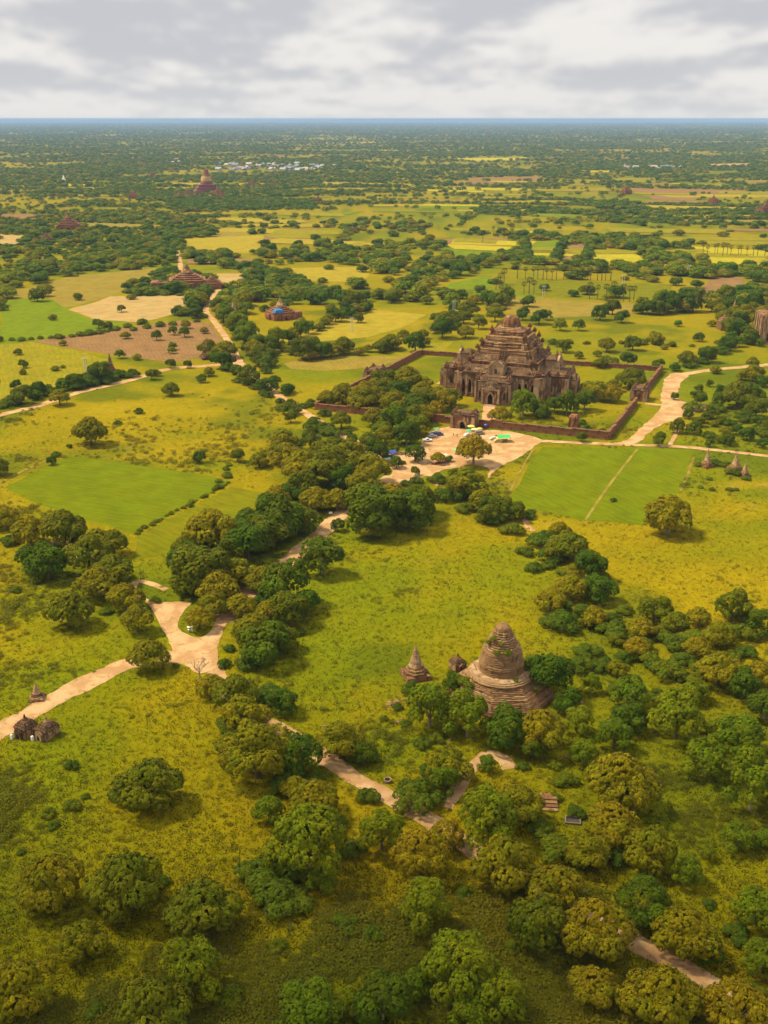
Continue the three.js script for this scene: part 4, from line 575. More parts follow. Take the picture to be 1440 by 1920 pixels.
hedge('0,765 60,750 110,735 160,722 205,708 260,705', 5, 8, 10, SD); hedge('130,730 180,718 240,712', 6, 10, 11, SD);
hedge('0,640 60,637 130,633 190,625 270,606', 7, 4, 6, ['scrub']); hedge('395,600 345,606 300,612 250,620', 12, 4, 6, ['scrub']);
wood('165,542 240,512 320,503 400,520 402,540 395,553 330,556 250,553', 7.5, 8.5, ['dark', 'scrub', 'scrub']);
wood('330,590 380,560 398,555 380,580 410,605 440,640 400,610', 9, 12, ['dark', 'scrub', 'fresh']);
wood('392,580 415,565 450,580 470,640 520,660 500,690 450,660 430,630', 9, 12, ['dark', 'scrub', 'fresh', 'olive']);
wood('430,530 480,500 560,520 620,545 600,575 530,560 460,570 400,560', 10, 9.5, ['dark', 'fresh', 'scrub', 'scrub']);
wood('380,660 480,660 500,690 430,695 380,690', 9, 13, OD);
hedge('440,690 480,720 530,760 570,790 640,820', 7, 16, 9, SD); hedge('470,700 520,735 560,765', 7, 14, 9, SD);
hedge('520,650 600,620 640,600 700,580', 10, 10, 10, MIXED); hedge('560,675 650,665 760,655', 9, 16, 12, OD);
hedge('1140,680 1200,690 1250,695 1310,685 1340,660 1370,640', 16, 12, 10, ['dark', 'scrub']);
hedge('1040,645 1150,645 1260,648 1300,650', 12, 5, 6, ['scrub']); hedge('1200,590 1290,585 1340,585 1440,560', 9, 12, 14, MIXED);
wood('1290,760 1440,740 1440,845 1330,835 1270,800', 17, 9, SD); wood('1340,600 1440,575 1440,660 1380,640', 13, 13, OD);
wood('120,500 330,430 440,455 420,500 330,490 200,520', 13, 10, MIXED);
wood('460,480 560,465 700,470 820,490 960,480 900,510 760,510 640,495', 17, 11.5, ['dark', 'olive', 'fresh']);
wood('960,470 1010,490 1110,500 1240,505 1440,510 1440,545 1300,520 1100,510 950,505', 15, 11.5, ['fresh', 'dark', 'olive', 'fresh']);
wood('1060,440 1220,455 1260,475 1300,500 1240,505 1180,470 1090,460', 15, 12.5, ['fresh', 'fresh', 'olive', 'dark']);  // bright tree kinds here stand in for the patch of sunlight
wood('850,378 1000,372 1440,388 1440,424 1250,420 1100,410 900,402', 8.5, 7.5, ['scrub', 'dark', 'scrub']); wood('0,415 200,412 330,425 330,470 200,482 0,476', 10, 6.5, ['scrub', 'dark', 'scrub']); wood('300,372 560,368 600,392 330,398', 9.5, 8, ['scrub', 'dark']);
wood('700,500 860,510 940,535 800,545 640,540', 30, 15, MIXED); wood('600,560 800,540 820,600 760,600 640,590', 34, 14, MIXED); wood('820,560 960,560 960,650 830,640', 26, 13, MIXED);
hedge('255,1003 300,975 350,950 395,925 430,906', 3.5, 1.5, 2.2, ['scrub']); hedge('0,906 50,880 96,860', 5, 1.5, 2, ['scrub']); hedge('415,905 440,870 480,868', 6, 3, 3, ['scrub']);
hedge('985,450 990,490', 8, 3, 8, ['dark']); hedge('1060,450 1042,490', 8, 3, 9, ['dark']); hedge('1108,460 1098,490', 8, 3, 9, ['dark']);
wood('500,850 640,835 730,870 720,905 560,910', 20, 12, OD); wood('600,745 800,715 850,755 800,785 640,775', 15, 11, ['olive', 'olive', 'dark', 'ochre']);
wood('690,795 800,785 800,812 770,835 690,850', 15, 10, ['olive', 'dark', 'fresh']);
wood('1020,990 1100,1020 1150,1100 1150,1190 1060,1190 1010,1120', 12, 7, ['scrub', 'scrub', 'dark', 'olive']); wood('1040,1190 1240,1140 1440,1150 1440,1330 1250,1290 1130,1270', 13, 6.5, ['scrub', 'scrub', 'fresh', 'olive']);
wood('310,1010 520,940 640,930 560,990 540,1040 500,1110 590,1130 560,1230 420,1210 470,1120 330,1120', 11, 10, ['dark', 'olive', 'dark']);
wood('620,1460 740,1500 900,1600 1180,1640 1240,1700 1100,1720 900,1640 640,1560', 17, 6, SD); wood('840,920 1000,960 1010,1000 900,980', 10, 8, SD);
wood('380,1260 540,1330 620,1470 520,1540 430,1460', 13, 8, ['olive', 'scrub', 'dark']);
// the far plain: clumps, hedgerows and forest out to the haze
{
  const rng = mulberry(99), z0 = -880, grain = (d) => d < 1300 ? 11.5 : d < 2000 ? mix(11.5, 7.6, (d - 1300) / 700) : 7.6 * (d / 2000) ** 0.42;
  const put = (x, z, base) => { if (fieldAt(x, z) || (z > -1500 && blocked(x, z, 3))) return; const k = rng(), kind = z > -1900 ? (k < 0.36 ? 'olive' : k < 0.54 ? 'dark' : k < 0.80 ? 'fresh' : 'scrub') : (k < 0.34 ? 'olive' : k < 0.55 ? 'fresh' : 'dark'); specs.push({ kind, x, z, w: base * (0.6 + 0.8 * rng()) }); };
  for (let z = z0; z > -42000;) {
    const d = -z, step = d < 1300 ? 14 : d < 2000 ? mix(14, 9.5, (d - 1300) / 700) : 9.5 * (d / 2000) ** 0.92, half = d * 0.375 + 40;
    for (let x = -half; x < half; x += step) {
      const a = x + (rng() - 0.5) * step * 1.4, b = z + (rng() - 0.5) * step * 1.4;
      const big = fbm(a / 420, b / 330, 4, 701), mid = fbm(a / 110, b / 80, 3, 711), line = Math.abs(fbm(a / 260, b / 260, 2, 721) - 0.5), far = sstep(1300, 3000, d);
      let p = 0.05 + 0.9 * sstep(0.565 - 0.125 * far, 0.64 - 0.11 * far, big * 0.55 + mid * 0.45); if (line < 0.012 + 0.01 * far) p = Math.max(p, 0.75);
      if (a < -60 && d < 2600) p = Math.max(p, 0.42 * sstep(0.46, 0.55, mid * 0.6 + big * 0.4));
      if (rng() < p) put(a, b, grain(d));
    }
    z -= step;
  }
}
// ---- landmarks give each tree a name of its place
const MARKS = [
  [938, 1310, 'the large ruined stupa'], [779, 1275, 'the slender spired stupa'], [345, 1200, 'the road junction'], [70, 1370, 'the twin shrines'], [700, 1480, 'the road below the stupa path'], [1050, 1690, 'the tree lined road bend'], [1260, 1800, 'the lower end of the bare road'], [580, 1020, 'the straight road stretch'], [830, 850, 'the earth plaza'], [870, 800, 'the gatehouse'], [740, 750, 'the overgrown precinct half'], [1060, 770, 'the temple corner'], [1180, 730, 'the side gate'], [1260, 750, 'the pale road fork'], [1380, 780, 'the thicket past the road fork'], [1360, 880, 'the three thicket stupas'], [1200, 900, 'the divided crop field'], [1250, 1000, 'the big lone field tree'], [1080, 1080, 'the dense hedge below the crop field'], [1200, 1200, 'the weedy gully'], [1380, 1250, 'the yellow topped grove'], [1380, 1440, 'the bright bushes on the open lawn'], [1160, 1540, 'the stone tank'], [860, 1470, 'the stupa footpath'], [480, 1400, 'the road grove below the junction'], [280, 1480, 'the solitary meadow tree'], [250, 1720, 'the row of round meadow trees'], [360, 1870, 'the meadow bottom'], [580, 1600, 'the grassy hollow'], [850, 1850, 'the drooping tree clump'], [60, 1560, 'the shrubby slope'], [130, 1080, 'the grove by the sunken lane'], [230, 930, 'the big crop field'], [430, 1090, 'the thick grove above the junction'], [720, 960, 'the creeper covered grove'], [620, 880, 'the grove below the plaza road'], [170, 825, 'the rough pasture'], [350, 720, 'the long curving road'], [300, 640, 'the ploughed field'], [230, 580, 'the tan field'], [90, 590, 'the vivid green field'], [80, 690, 'the yellow pasture'], [350, 535, 'the wide terraced temple'], [440, 600, 'the pale woodland stupa'], [526, 600, 'the tarpaulin temple'], [560, 750, 'the hedged footpath'], [640, 670, 'the fallow strip behind the precinct'], [680, 600, 'the straw field'], [860, 590, 'the power poles'], [1000, 600, 'the meadow behind the temple'], [1180, 650, 'the open meadow'], [1390, 610, 'the roofless ruin'], [1350, 540, 'the brown square field'], [1080, 540, 'the palm rows'], [1080, 470, 'the narrow brown field'], [1380, 480, 'the sunlit golden meadow'], [850, 480, 'the green strip field'], [560, 440, 'the brown far field'], [130, 440, 'the dark forest temple'], [388, 380, 'the giant maroon stupa'], [750, 410, 'the middle of the plain'], [1100, 380, 'the long ploughed strips'],
].map(([u, v, n]) => ({ p: survey(u, v), n }));
const LOOK = { olive: ['broad_tree', 'olive spreading tree', 'tree'], ochre: ['flowering_tree', 'yellow topped tree', 'tree'], dark: ['dense_tree', 'dark dense tree', 'tree'], fresh: ['bushy_tree', 'bright bushy tree', 'tree'], scrub: ['shrub', 'low leafy shrub', 'shrub'] };
const ORD = ['nearest', 'second nearest', 'third nearest', 'fourth nearest', 'fifth nearest', 'sixth nearest', 'seventh nearest', 'eighth nearest', 'ninth nearest', 'tenth nearest', 'eleventh nearest', 'twelfth nearest'];
const inView = (s) => Math.abs(s.x) < -s.z * 0.335 + 55 + s.w && s.z < -125;
{
  const rng = mulberry(31337), stuff = {}, byMark = {};
  for (const s of specs) { s.size = s.w / Math.hypot(s.x, s.z, EYE); s.v = Math.floor(rng() * VARIANTS); s.m = Math.floor(rng() * 3); s.turn = rng() * 6.283; s.sy = (0.86 + 0.26 * rng()) * (s.low ?? (s.z < -950 ? 0.7 : 1)); s.sx = 0.92 + 0.16 * rng(); }
  for (const kind of KINDS) {
    const list = specs.filter((s) => s.kind === kind && inView(s)).sort((a, b) => (b.size * (b.listed ? 1.6 : 1)) - (a.size * (a.listed ? 1.6 : 1)));
    list.forEach((s, i) => { if (i < 295 && s.size > 0.0055) { let best = null, bd = 1e9; for (const m of MARKS) { const d = Math.hypot(m.p[0] - s.x, m.p[1] - s.z); if (d < bd) { bd = d; best = m; } } ((byMark[kind] ??= {})[best.n] ??= []).push([bd, s]); } else (stuff[kind] ??= []).push(s); });
  }
  for (const kind of KINDS) for (const [mark, list] of Object.entries(byMark[kind] || {})) {
    list.sort((a, b) => a[0] - b[0]); const [name, look, cat] = LOOK[kind];
    list.forEach(([, s], i) => {
      const o = new THREE.Group(); o.name = numbered(name), o.position.set(s.x, 0, s.z); o.rotation.y = s.turn; o.scale.set(s.w / 10 * s.sx, s.w / 10 * s.sy, s.w / 10); scene.add(o);
      tag(o, i < ORD.length ? `${look}, ${ORD[i]} of its kind to ${mark}` : `${look} farther out around ${mark}`, cat, i < ORD.length ? `${cat}s on the plain` : `${look}s farther out around ${mark}`);
      const near = s.z > -900, p = PROTO[kind][s.v];
      part('crown', near ? p.near : p.mid, LEAF[kind][s.m], o); part('trunk', p.wood, kind === 'scrub' ? bark : (s.m ? bark : paleBark), o);
    });
  }
  const mtx = new THREE.Matrix4(), q = new THREE.Quaternion(), up = new THREE.Vector3(0, 1, 0);
  for (const kind of KINDS) for (const lod of ['mid', 'far']) for (let v = 0; v < VARIANTS; v++) {
    const list = (stuff[kind] || []).filter((s) => s.v === v && (s.z > -1700 ? 'mid' : 'far') === lod); if (!list.length) continue;
    const im = new THREE.InstancedMesh(PROTO[kind][v][lod], LEAF[kind][1], list.length); im.name = numbered('distant_woodland'); im.userData = { kind: 'stuff', label: 'hazy mass of trees and thickets covering the far plain', category: 'woodland', group: 'far woodland' };
    list.forEach((s, i) => { q.setFromAxisAngle(up, s.turn); mtx.compose(new THREE.Vector3(s.x, 0, s.z), q, new THREE.Vector3(s.w / 10 * s.sx, s.w / 10 * s.sy, s.w / 10)); im.setMatrixAt(i, mtx); const t = [1, 0.85, 1.15][s.m]; im.setColorAt(i, rgb(t * (0.9 + 0.2 * hash2(i, 3, v)), t, t)); });
    im.castShadow = im.receiveShadow = true; scene.add(im);
  }
  console.log('tree specs', specs.length, 'stuff', Object.values(stuff).reduce((a, b) => a + b.length, 0));
}
// toddy palms
{
  const rng = mulberry(808), frond = [], P = [], N = [], C = [];
  for (let i = 0; i < 30; i++) { const a = i * 2.4, e = 1.15 - (i / 29) * 2.1, c = [Math.cos(a) * Math.cos(e), Math.sin(e), Math.sin(a) * Math.cos(e)], L = 1.5 + rng() * 0.3, cx = c[0] * L, cy = c[1] * L, cz = c[2] * L, side = [-Math.sin(a), 0, Math.cos(a)], up = [c[1] * -Math.cos(a), Math.cos(e), c[1] * -Math.sin(a)]; for (let k = 0; k < 7; k++) { const t = (k - 3) * 0.42, d = [0, 1, 2].map((q) => Math.cos(t) * c[q] + Math.sin(t) * side[q]), w = 0.11, tip = [cx + d[0] * 1.1, cy + d[1] * 1.1 - 0.18, cz + d[2] * 1.1], s = 0.8 + 0.4 * rng(); for (const p of [[cx, cy, cz], [cx + d[0] * 0.6 + side[0] * w, cy + d[1] * 0.6 + up[1] * w, cz + d[2] * 0.6 + side[2] * w], tip, [cx, cy, cz], tip, [cx + d[0] * 0.6 - side[0] * w, cy + d[1] * 0.6 - up[1] * w, cz + d[2] * 0.6 - side[2] * w]]) { P.push(p[0], p[1], p[2]); N.push(...c); C.push(s, s, s); } } }
  const head = new THREE.BufferGeometry(); head.setAttribute('position', new THREE.Float32BufferAttribute(P, 3)); head.setAttribute('normal', new THREE.Float32BufferAttribute(N, 3)); head.setAttribute('color', new THREE.Float32BufferAttribute(C, 3)); head.translate(0, 9.4, 0);
  const trunk = tube([[0, 0, 0], [0.1, 3, 0], [-0.05, 6, 0.1], [0, 9.5, 0]], 0.34, 0.2, 6, 7), mat = leafMat(0.075, 0.085, 0.0064);
  const rows = [['970,522 985,523 1000,524 1008,523 1018,524 1025,525 1035,525 1043,524 1057,524 1070,524 1076,524 1083,525 1092,525 1102,525 1107,526 1120,526 1128,526 1135,526 1145,526', 'in the long meadow palm row'], ['982,552 992,551 1001,551 1105,561 1120,560 1136,562 1150,560 1168,565 1180,565 1188,563', 'scattered below the long palm row'], ['1318,474 1326,479 1340,476 1345,476 1355,480 1363,478 1370,479 1384,479 1389,479 1400,480 1412,480 1420,480 1434,480', 'lined up along the sunlit golden meadow'], ['925,440 935,445 945,446 960,447 905,455 938,540 930,545 945,533', 'beside the narrow strip fields']];
  for (const [s, where] of rows) s.split(' ').forEach((p, i) => { const [u, v] = p.split(',').map(Number), [x, z] = survey(u, v), k = 0.95 + 0.45 * rng(); const o = thing('palm_tree', `tall thin palm with a round fan head ${where}`, 'palm', x, z, rng() * 6, `palms ${where}`); o.scale.setScalar(k); part('crown', head, mat, o); part('trunk', trunk, bark, o); });
}
{ // bare tree at the junction
  const [x, z] = survey(374, 1277), t = thing('bare_tree', 'leafless grey tree with forked branches at the road junction edge', 'tree', x, z, 0.4), rng = mulberry(6), tw = [];
  part('trunk', bare(tube([[0, -0.1, 0], [0.2, 1.5, 0], [0.1, 3, 0.1]], 0.26, 0.17, 5, 7)), paleBark, t);
  const grow = (p, d, L, r, n) => { const e = p.map((q, i) => q + d[i] * L), m = p.map((q, i) => q + d[i] * L * 0.5 + (rng() - 0.5) * 0.2); tw.push(tube([p, m, e], r, r * 0.6, 3, 5)); if (n) for (let k = 0; k < 3; k++) { const a = rng() * 6.28, s = 0.75; grow(e, new THREE.Vector3(d[0] + Math.cos(a) * s, d[1] * 0.8 + 0.2 + rng() * 0.3, d[2] + Math.sin(a) * s).normalize().toArray(), L * 0.68, r * 0.6, n - 1); } };
  for (let k = 0; k < 4; k++) { const a = k * 1.7; grow([0.1, 2.8, 0.1], new THREE.Vector3(Math.cos(a) * 0.8, 1, Math.sin(a) * 0.8).normalize().toArray(), 1.9, 0.13, 3); }
  part('branches', mergeGeometries(tw.map(bare)), paleBark, t);
}
// growth rooted on the large stupa
{
  const spots = [[-2.6, 17.6, 2.4, 1.5], [-4.1, 16.4, 1.8, 1.3], [-1.9, 14.6, 4.9, 1.4], [1.0, 14.7, 5.1, 1.8], [3.2, 7.35, 6.6, 1.3], [-10.5, 4.9, 3.2, 2.6], [-9.2, 5.0, 5.5, 2.0], [8.7, 4.9, 6.8, 1.3], [-0.8, 16.7, 3.9, 1.2], [-6.5, 3.4, 10.4, 1.4]];
  const at = ['high on its cone', 'at the edge of its cone', 'on its drum shoulder', 'in front of its drum shoulder', 'at the foot of its drum', 'on its overgrown terrace corner', 'beside its overgrown terrace corner', 'on its terrace below the plaster ring', 'midway up its cone', 'on its lower terraces'];
  spots.forEach(([x, y, z, w], i) => { const o = thing('wall_shrub', `small green shrub rooted on the large ruined stupa ${at[i]}`, 'shrub', STUPA[0] + x, STUPA[1] + z, i, 'shrubs on the stupa', y - 0.25); o.scale.setScalar(w / 10 * 1.3); part('crown', PROTO.scrub[i % 4].mid, LEAF.scrub[1], o); part('trunk', PROTO.scrub[i % 4].wood, bark, o); });
}
// grass tufts, weeds and small herbs
{
  const blade = (n, h, sp, seed) => { const rng = mulberry(seed), P = []; for (let i = 0; i < n; i++) { const a = rng() * 6.28, r = rng() * sp, x = Math.cos(a) * r, z = Math.sin(a) * r, b = rng() * 6.28, w = 0.05 + rng() * 0.07, l = h * (0.5 + rng() * 0.7), ox = (rng() - 0.5) * l * 1.1, oz = (rng() - 0.5) * l * 1.1; P.push(x - Math.cos(b) * w, 0, z - Math.sin(b) * w, x + Math.cos(b) * w, 0, z + Math.sin(b) * w, x + ox, l, z + oz); } const g = new THREE.BufferGeometry(); g.setAttribute('position', new THREE.Float32BufferAttribute(P, 3)); g.setAttribute('normal', new THREE.Float32BufferAttribute(P.map((_, i) => i % 3 === 1 ? 1 : 0), 3)); return g; };
  const mat = new THREE.MeshPhysicalMaterial({ color: 0xffffff, roughness: 1, specularIntensity: 0.2, transmission: 0.3, thickness: 0, side: THREE.DoubleSide }), rng = mulberry(2024), q = new THREE.Quaternion(), up = new THREE.Vector3(0, 1, 0), m = new THREE.Matrix4();
  const scatter = (name, label, geo, want, zNear, zFar, test, size, tint) => {
    const list = []; for (let k = 0; k < want * 4 && list.length < want; k++) { const t = rng(), z = -1 / mix(1 / zNear, 1 / zFar, t), x = (rng() * 2 - 1) * (-z * 0.34 + 50); const s = test(x, z); if (s > 0 && !onDirt(x, z, -0.7)) list.push([x, z, s]); }
    const im = new THREE.InstancedMesh(geo, mat, list.length); im.name = numbered(name); im.userData = { kind: 'stuff', label, category: 'ground cover' };
    list.forEach(([x, z, s], i) => { const k = size * (0.6 + 0.9 * rng()) * s; q.setFromAxisAngle(up, rng() * 6.28); m.compose(new THREE.Vector3(x, 0, z), q, new THREE.Vector3(k, k * (0.7 + 0.5 * rng()), k)); im.setMatrixAt(i, m); const c = tint(x, z), f = 0.9 + 0.22 * rng(); im.setColorAt(i, rgb(c[0] * f, c[1] * f, c[2] * f)); });
    im.castShadow = im.receiveShadow = true; scene.add(im); return list.length;
  };
  const tuft = blade(12, 0.16, 0.6, 1), herb = (() => { const g = foliage(mulberry(5), [{ x: 0, y: 0.25, z: 0, r: 0.5, f: 0.7, deep: 1.1 }, { x: 0.4, y: 0.2, z: 0.2, r: 0.35, f: 0.7, deep: 1.1 }, { x: -0.3, y: 0.2, z: 0.35, r: 0.4, f: 0.7, deep: 1.1 }], 60, 0.12, 4, 0.6); g.deleteAttribute('color'); return g; })();
  const crop = (f) => f && FIELD_COLOURS[f.kind];
  scatter('meadow_grass', 'rough yellow green grass covering the meadows', tuft, 130000, 125, 560, (x, z) => { const f = fieldAt(x, z); return f ? (/ploughed|tan/.test(f.kind) ? 0 : 0.7) : 0.75 + 0.6 * fbm(x / 20, z / 20, 3, 801); }, 1, (x, z) => crop(fieldAt(x, z)) || turf(x, z).map((k) => k * 1.15));
  scatter('weed_patches', 'patches of leafy green weeds in the grass', herb, 15000, 125, 620, (x, z) => { if (fieldAt(x, z)) return 0; const n = fbm(x / 34 + 12, z / 34, 4, 811); return n > 0.57 ? 0.6 + (n - 0.55) * 5 : (hash2(Math.round(x * 3), Math.round(z * 3), 4) > 0.93 ? 0.7 : 0); }, 1.1, (x, z) => mix3(mix3([0.09, 0.115, 0.002], [0.19, 0.165, 0.002], vnoise(x / 12, z / 12, 821)), turf(x, z), 0.5));
}
// ---------------------------------------------------------------- small things
const paint = (r, g, b) => new THREE.MeshPhysicalMaterial({ color: rgb(r, g, b), roughness: 0.45, clearcoat: 0.6, clearcoatRoughness: 0.2 });
const rubber = std(rgb(0.02, 0.02, 0.02)), glassDark = new THREE.MeshPhysicalMaterial({ color: rgb(0.03, 0.035, 0.04), roughness: 0.1 }), steel = std(rgb(0.5, 0.5, 0.5), 0.4, { metalness: 0.7 }), lampMat = std(rgb(0.8, 0.8, 0.75), 0.2), woodMat = std(rgb(0.2, 0.12, 0.07));
const wheelGeo = new THREE.CylinderGeometry(0.34, 0.34, 0.24, 14).rotateX(Math.PI / 2), rimGeo = new THREE.CylinderGeometry(0.2, 0.2, 0.26, 10).rotateX(Math.PI / 2);
function profile(pts, w, y = 0) { const s = new THREE.Shape(pts.map(([a, b]) => new THREE.Vector2(a, b))), g = new THREE.ExtrudeGeometry(s, { depth: w - 0.1, bevelEnabled: true, bevelSize: 0.05, bevelThickness: 0.05, bevelSegments: 2 }); g.translate(0, y, -w / 2 + 0.05); return g; }
function vehicle(name, label, u, v, turn, mat, kind, group) {
  const [x, z] = survey(u, v), t = thing(name, label, kind === 'pickup' ? 'pickup' : 'car', x, z, turn, group, 0.12);
  const L = 2.3;
  if (kind === 'pickup') { part('body', profile([[-L, 0.45], [L, 0.45], [L, 0.95], [1.0, 1.05], [-2.3, 1.0]], 1.75), mat, t); part('cabin', profile([[-0.6, 1.0], [1.1, 1.0], [0.55, 1.65], [-0.5, 1.65]], 1.6), mat, t); part('load_bed', mergeGeometries([bx(1.5, 0.3, 0.08, -1.5, 1.0, 0.8), bx(1.5, 0.3, 0.08, -1.5, 1.0, -0.8), bx(0.08, 0.3, 1.6, -2.25, 1.0, 0)].map(bare)), mat, t); part('window', profile([[-0.45, 1.1], [0.95, 1.1], [0.48, 1.58], [-0.4, 1.58]], 1.68), glassDark, t); }
  else if (kind === 'van') { part('body', profile([[-L, 0.4], [L, 0.4], [L, 1.0], [1.6, 1.25], [1.1, 1.95], [-2.2, 1.95]], 1.75), mat, t); part('window', profile([[-2.0, 1.3], [1.35, 1.3], [1.0, 1.8], [-2.0, 1.8]], 1.79), glassDark, t); }
  else { part('body', profile([[-2.1, 0.4], [2.1, 0.4], [2.1, 0.8], [1.1, 0.95], [-2.0, 0.98]], 1.7), mat, t); part('cabin', profile([[-1.6, 0.95], [1.0, 0.95], [0.4, 1.45], [-1.1, 1.45]], 1.5), mat, t); part('window', profile([[-1.4, 1.0], [0.82, 1.0], [0.34, 1.38], [-1.02, 1.38]], 1.58), glassDark, t); }
  for (const a of [-1.4, 1.4]) for (const b of [-0.8, 0.8]) { const w = part('wheel', wheelGeo, rubber, t); w.position.set(a, 0.34, b); part('rim', rimGeo, steel, w); }
  for (const b of [-0.6, 0.6]) part('headlight', bare(bx(0.08, 0.16, 0.3, kind === 'car' ? 2.13 : 2.33, 0.66, b)), lampMat, t);
  return t;
}
vehicle('pickup_truck', 'white pickup truck parked at the tree edge of the earth plaza', 801, 828, 0.15, paint(0.75, 0.75, 0.74), 'pickup');
vehicle('parked_car', 'silver car parked behind the white pickup under plaza trees', 811, 820, 0.1, paint(0.5, 0.52, 0.55), 'car');
vehicle('parked_car', 'white car parked beneath plaza trees, farthest from the white pickup', 813, 815, 0.1, paint(0.72, 0.72, 0.72), 'car');
vehicle('parked_van', 'blue violet van parked beside the white car under plaza trees', 822, 817, 0.2, paint(0.07, 0.06, 0.22), 'van');
vehicle('parked_car', 'white car parked by the yellow parasols near the gatehouse', 877, 818, 0.5, paint(0.7, 0.7, 0.68), 'car');
vehicle('parked_car', 'dark grey car parked in front of the yellow parasols', 892, 828, 2.9, paint(0.12, 0.12, 0.13), 'car');
vehicle('parked_van', 'grey van parked between the gatehouse and yellow parasols', 899, 815, 0.3, paint(0.2, 0.19, 0.18), 'van');
vehicle('parked_car', 'white car parked beside the green awning stall', 926, 825, 0.1, paint(0.75, 0.75, 0.73), 'car');
vehicle('parked_car', 'yellow car parked under the green awning stall edge', 934, 829, 0.2, paint(0.65, 0.5, 0.08), 'car');
function canopyStall(name, label, u, v, turn, w, d, h, color, peak = 0.6, group) {
  const [x, z] = survey(u, v), t = thing(name, label, 'stall', x, z, turn, group, 0.12), n = 6, P = [], I = [];
  for (let j = 0; j <= n; j++) for (let i = 0; i <= n; i++) { const a = i / n * 2 - 1, b = j / n * 2 - 1; P.push(a * w / 2, h + peak * (1 - Math.abs(b)) - 0.12 * Math.sin(Math.PI * (i / n)) + (hash2(i, j, u) - 0.5) * 0.12, b * d / 2); if (i && j) { const k = j * (n + 1) + i; I.push(k, k - n - 2, k - 1, k, k - n - 1, k - n - 2); } }
  const g = new THREE.BufferGeometry(); g.setAttribute('position', new THREE.Float32BufferAttribute(P, 3)); g.setIndex(I); g.computeVertexNormals();
  part('awning', g, new THREE.MeshPhysicalMaterial({ color: rgb(...color), roughness: 0.7, transmission: 0.2, thickness: 0, side: THREE.DoubleSide }), t);
  part('awning_skirt', mergeGeometries([bx(w, 0.5, 0.04, 0, h - 0.5, -d / 2), bx(0.04, 0.6, d, w / 2, h - 0.55, 0)].map(bare)), std(rgb(...color), 0.7), t);
  for (const a of [-1, 1]) for (const b of [-1, 1]) part('post', new THREE.CylinderGeometry(0.05, 0.06, h, 6).translate(a * (w / 2 - 0.15), h / 2, b * (d / 2 - 0.15)), woodMat, t);
  part('table', mergeGeometries([bx(w * 0.7, 0.08, d * 0.4, 0, 0.75, 0), bx(0.08, 0.75, 0.08, -w * 0.3, 0, 0), bx(0.08, 0.75, 0.08, w * 0.3, 0, 0)].map(bare)), woodMat, t); return t;
}
canopyStall('market_stall', 'big green awning stall on the open side of the plaza', 943, 828, 0.2, 6.4, 5, 2.6, [0.02, 0.5, 0.09], 0.9);
canopyStall('market_stall', 'bright green awning stall wedged between plaza trees', 757, 832, 0.3, 3.2, 3, 2.6, [0.05, 0.6, 0.1], 0.6);
canopyStall('market_stall', 'blue tarpaulin tent with a grey roof at the plaza tree line', 733, 857, 0.2, 4.4, 4, 2.2, [0.02, 0.06, 0.36], 1.2);
canopyStall('market_stall', 'pink roofed stall hidden among trees beside the precinct wall', 780, 800, 0.4, 5, 7, 3, [0.55, 0.24, 0.22], 1.2);
canopyStall('market_stall', 'small teal and white stall near the blue parasol', 726, 868, 0.6, 3, 2.4, 2, [0.3, 0.45, 0.5], 0.4);
canopyStall('market_stall', 'green awning beside parked cars under the plaza trees', 817, 812, 0.2, 2.8, 2.2, 2.4, [0.04, 0.45, 0.12], 0.4);
canopyStall('market_stall', 'pale tin roofed shed in the roadside shrubs away from the plaza', 586, 823, 0.2, 4.2, 1.8, 1.2, [0.7, 0.66, 0.58], 0.2);
function parasol(label, u, v, color, r = 1.5, h = 2.4) {
  const [x, z] = survey(u, v), t = thing('market_parasol', label, 'parasol', x, z, 0.3, null, 0.12);
  const g = stack(ngon(8), [[r, h - 0.25], [r * 0.98, h - 0.12], [r * 0.55, h + 0.22], [0.001, h + 0.42]], 0, 1, false); part('canopy', g, std(rgb(...color), 0.8, { side: THREE.DoubleSide }), t);
  part('pole', new THREE.CylinderGeometry(0.035, 0.035, h + 0.4, 6).translate(0, h / 2 + 0.2, 0), woodMat, t); part('base', stack(ngon(10), [[0.3, 0], [0.3, 0.12], [0.08, 0.2]]), rubber, t);
}
parasol('yellow parasol nearest the gatehouse arch', 883, 808, [0.75, 0.5, 0.1], 2.0, 2.6); parasol('cream yellow parasol between parked cars before the gatehouse', 890, 813, [0.8, 0.62, 0.25], 1.9); parasol('green parasol beside the yellow parasols before the gatehouse', 879, 815, [0.03, 0.4, 0.2], 1.7); parasol('orange yellow parasol next to the grey van', 899, 812, [0.7, 0.42, 0.08], 1.6);
parasol('round blue parasol at the plaza edge under trees', 705, 865, [0.02, 0.3, 0.75], 1.8); parasol('white parasol at the plaza edge above the blue one', 691, 857, [0.8, 0.8, 0.8], 1.6); parasol('bright green parasol beside the big yellow plaza tree', 854, 852, [0.1, 0.55, 0.12], 1.3); parasol('pale yellow parasol beside the row of motorbikes', 835, 862, [0.75, 0.6, 0.35], 1.4); parasol('small blue parasol at the foot of the precinct wall', 910, 805, [0.05, 0.15, 0.7], 0.9); parasol('pink parasol beside the white plaza edge parasol', 694, 865, [0.7, 0.4, 0.35], 1.4); parasol('blue parasol under the dense tree on the plaza', 782, 864, [0.05, 0.2, 0.6], 1.2); parasol('turquoise parasol beside the dense plaza tree', 789, 857, [0.08, 0.4, 0.6], 1.1);
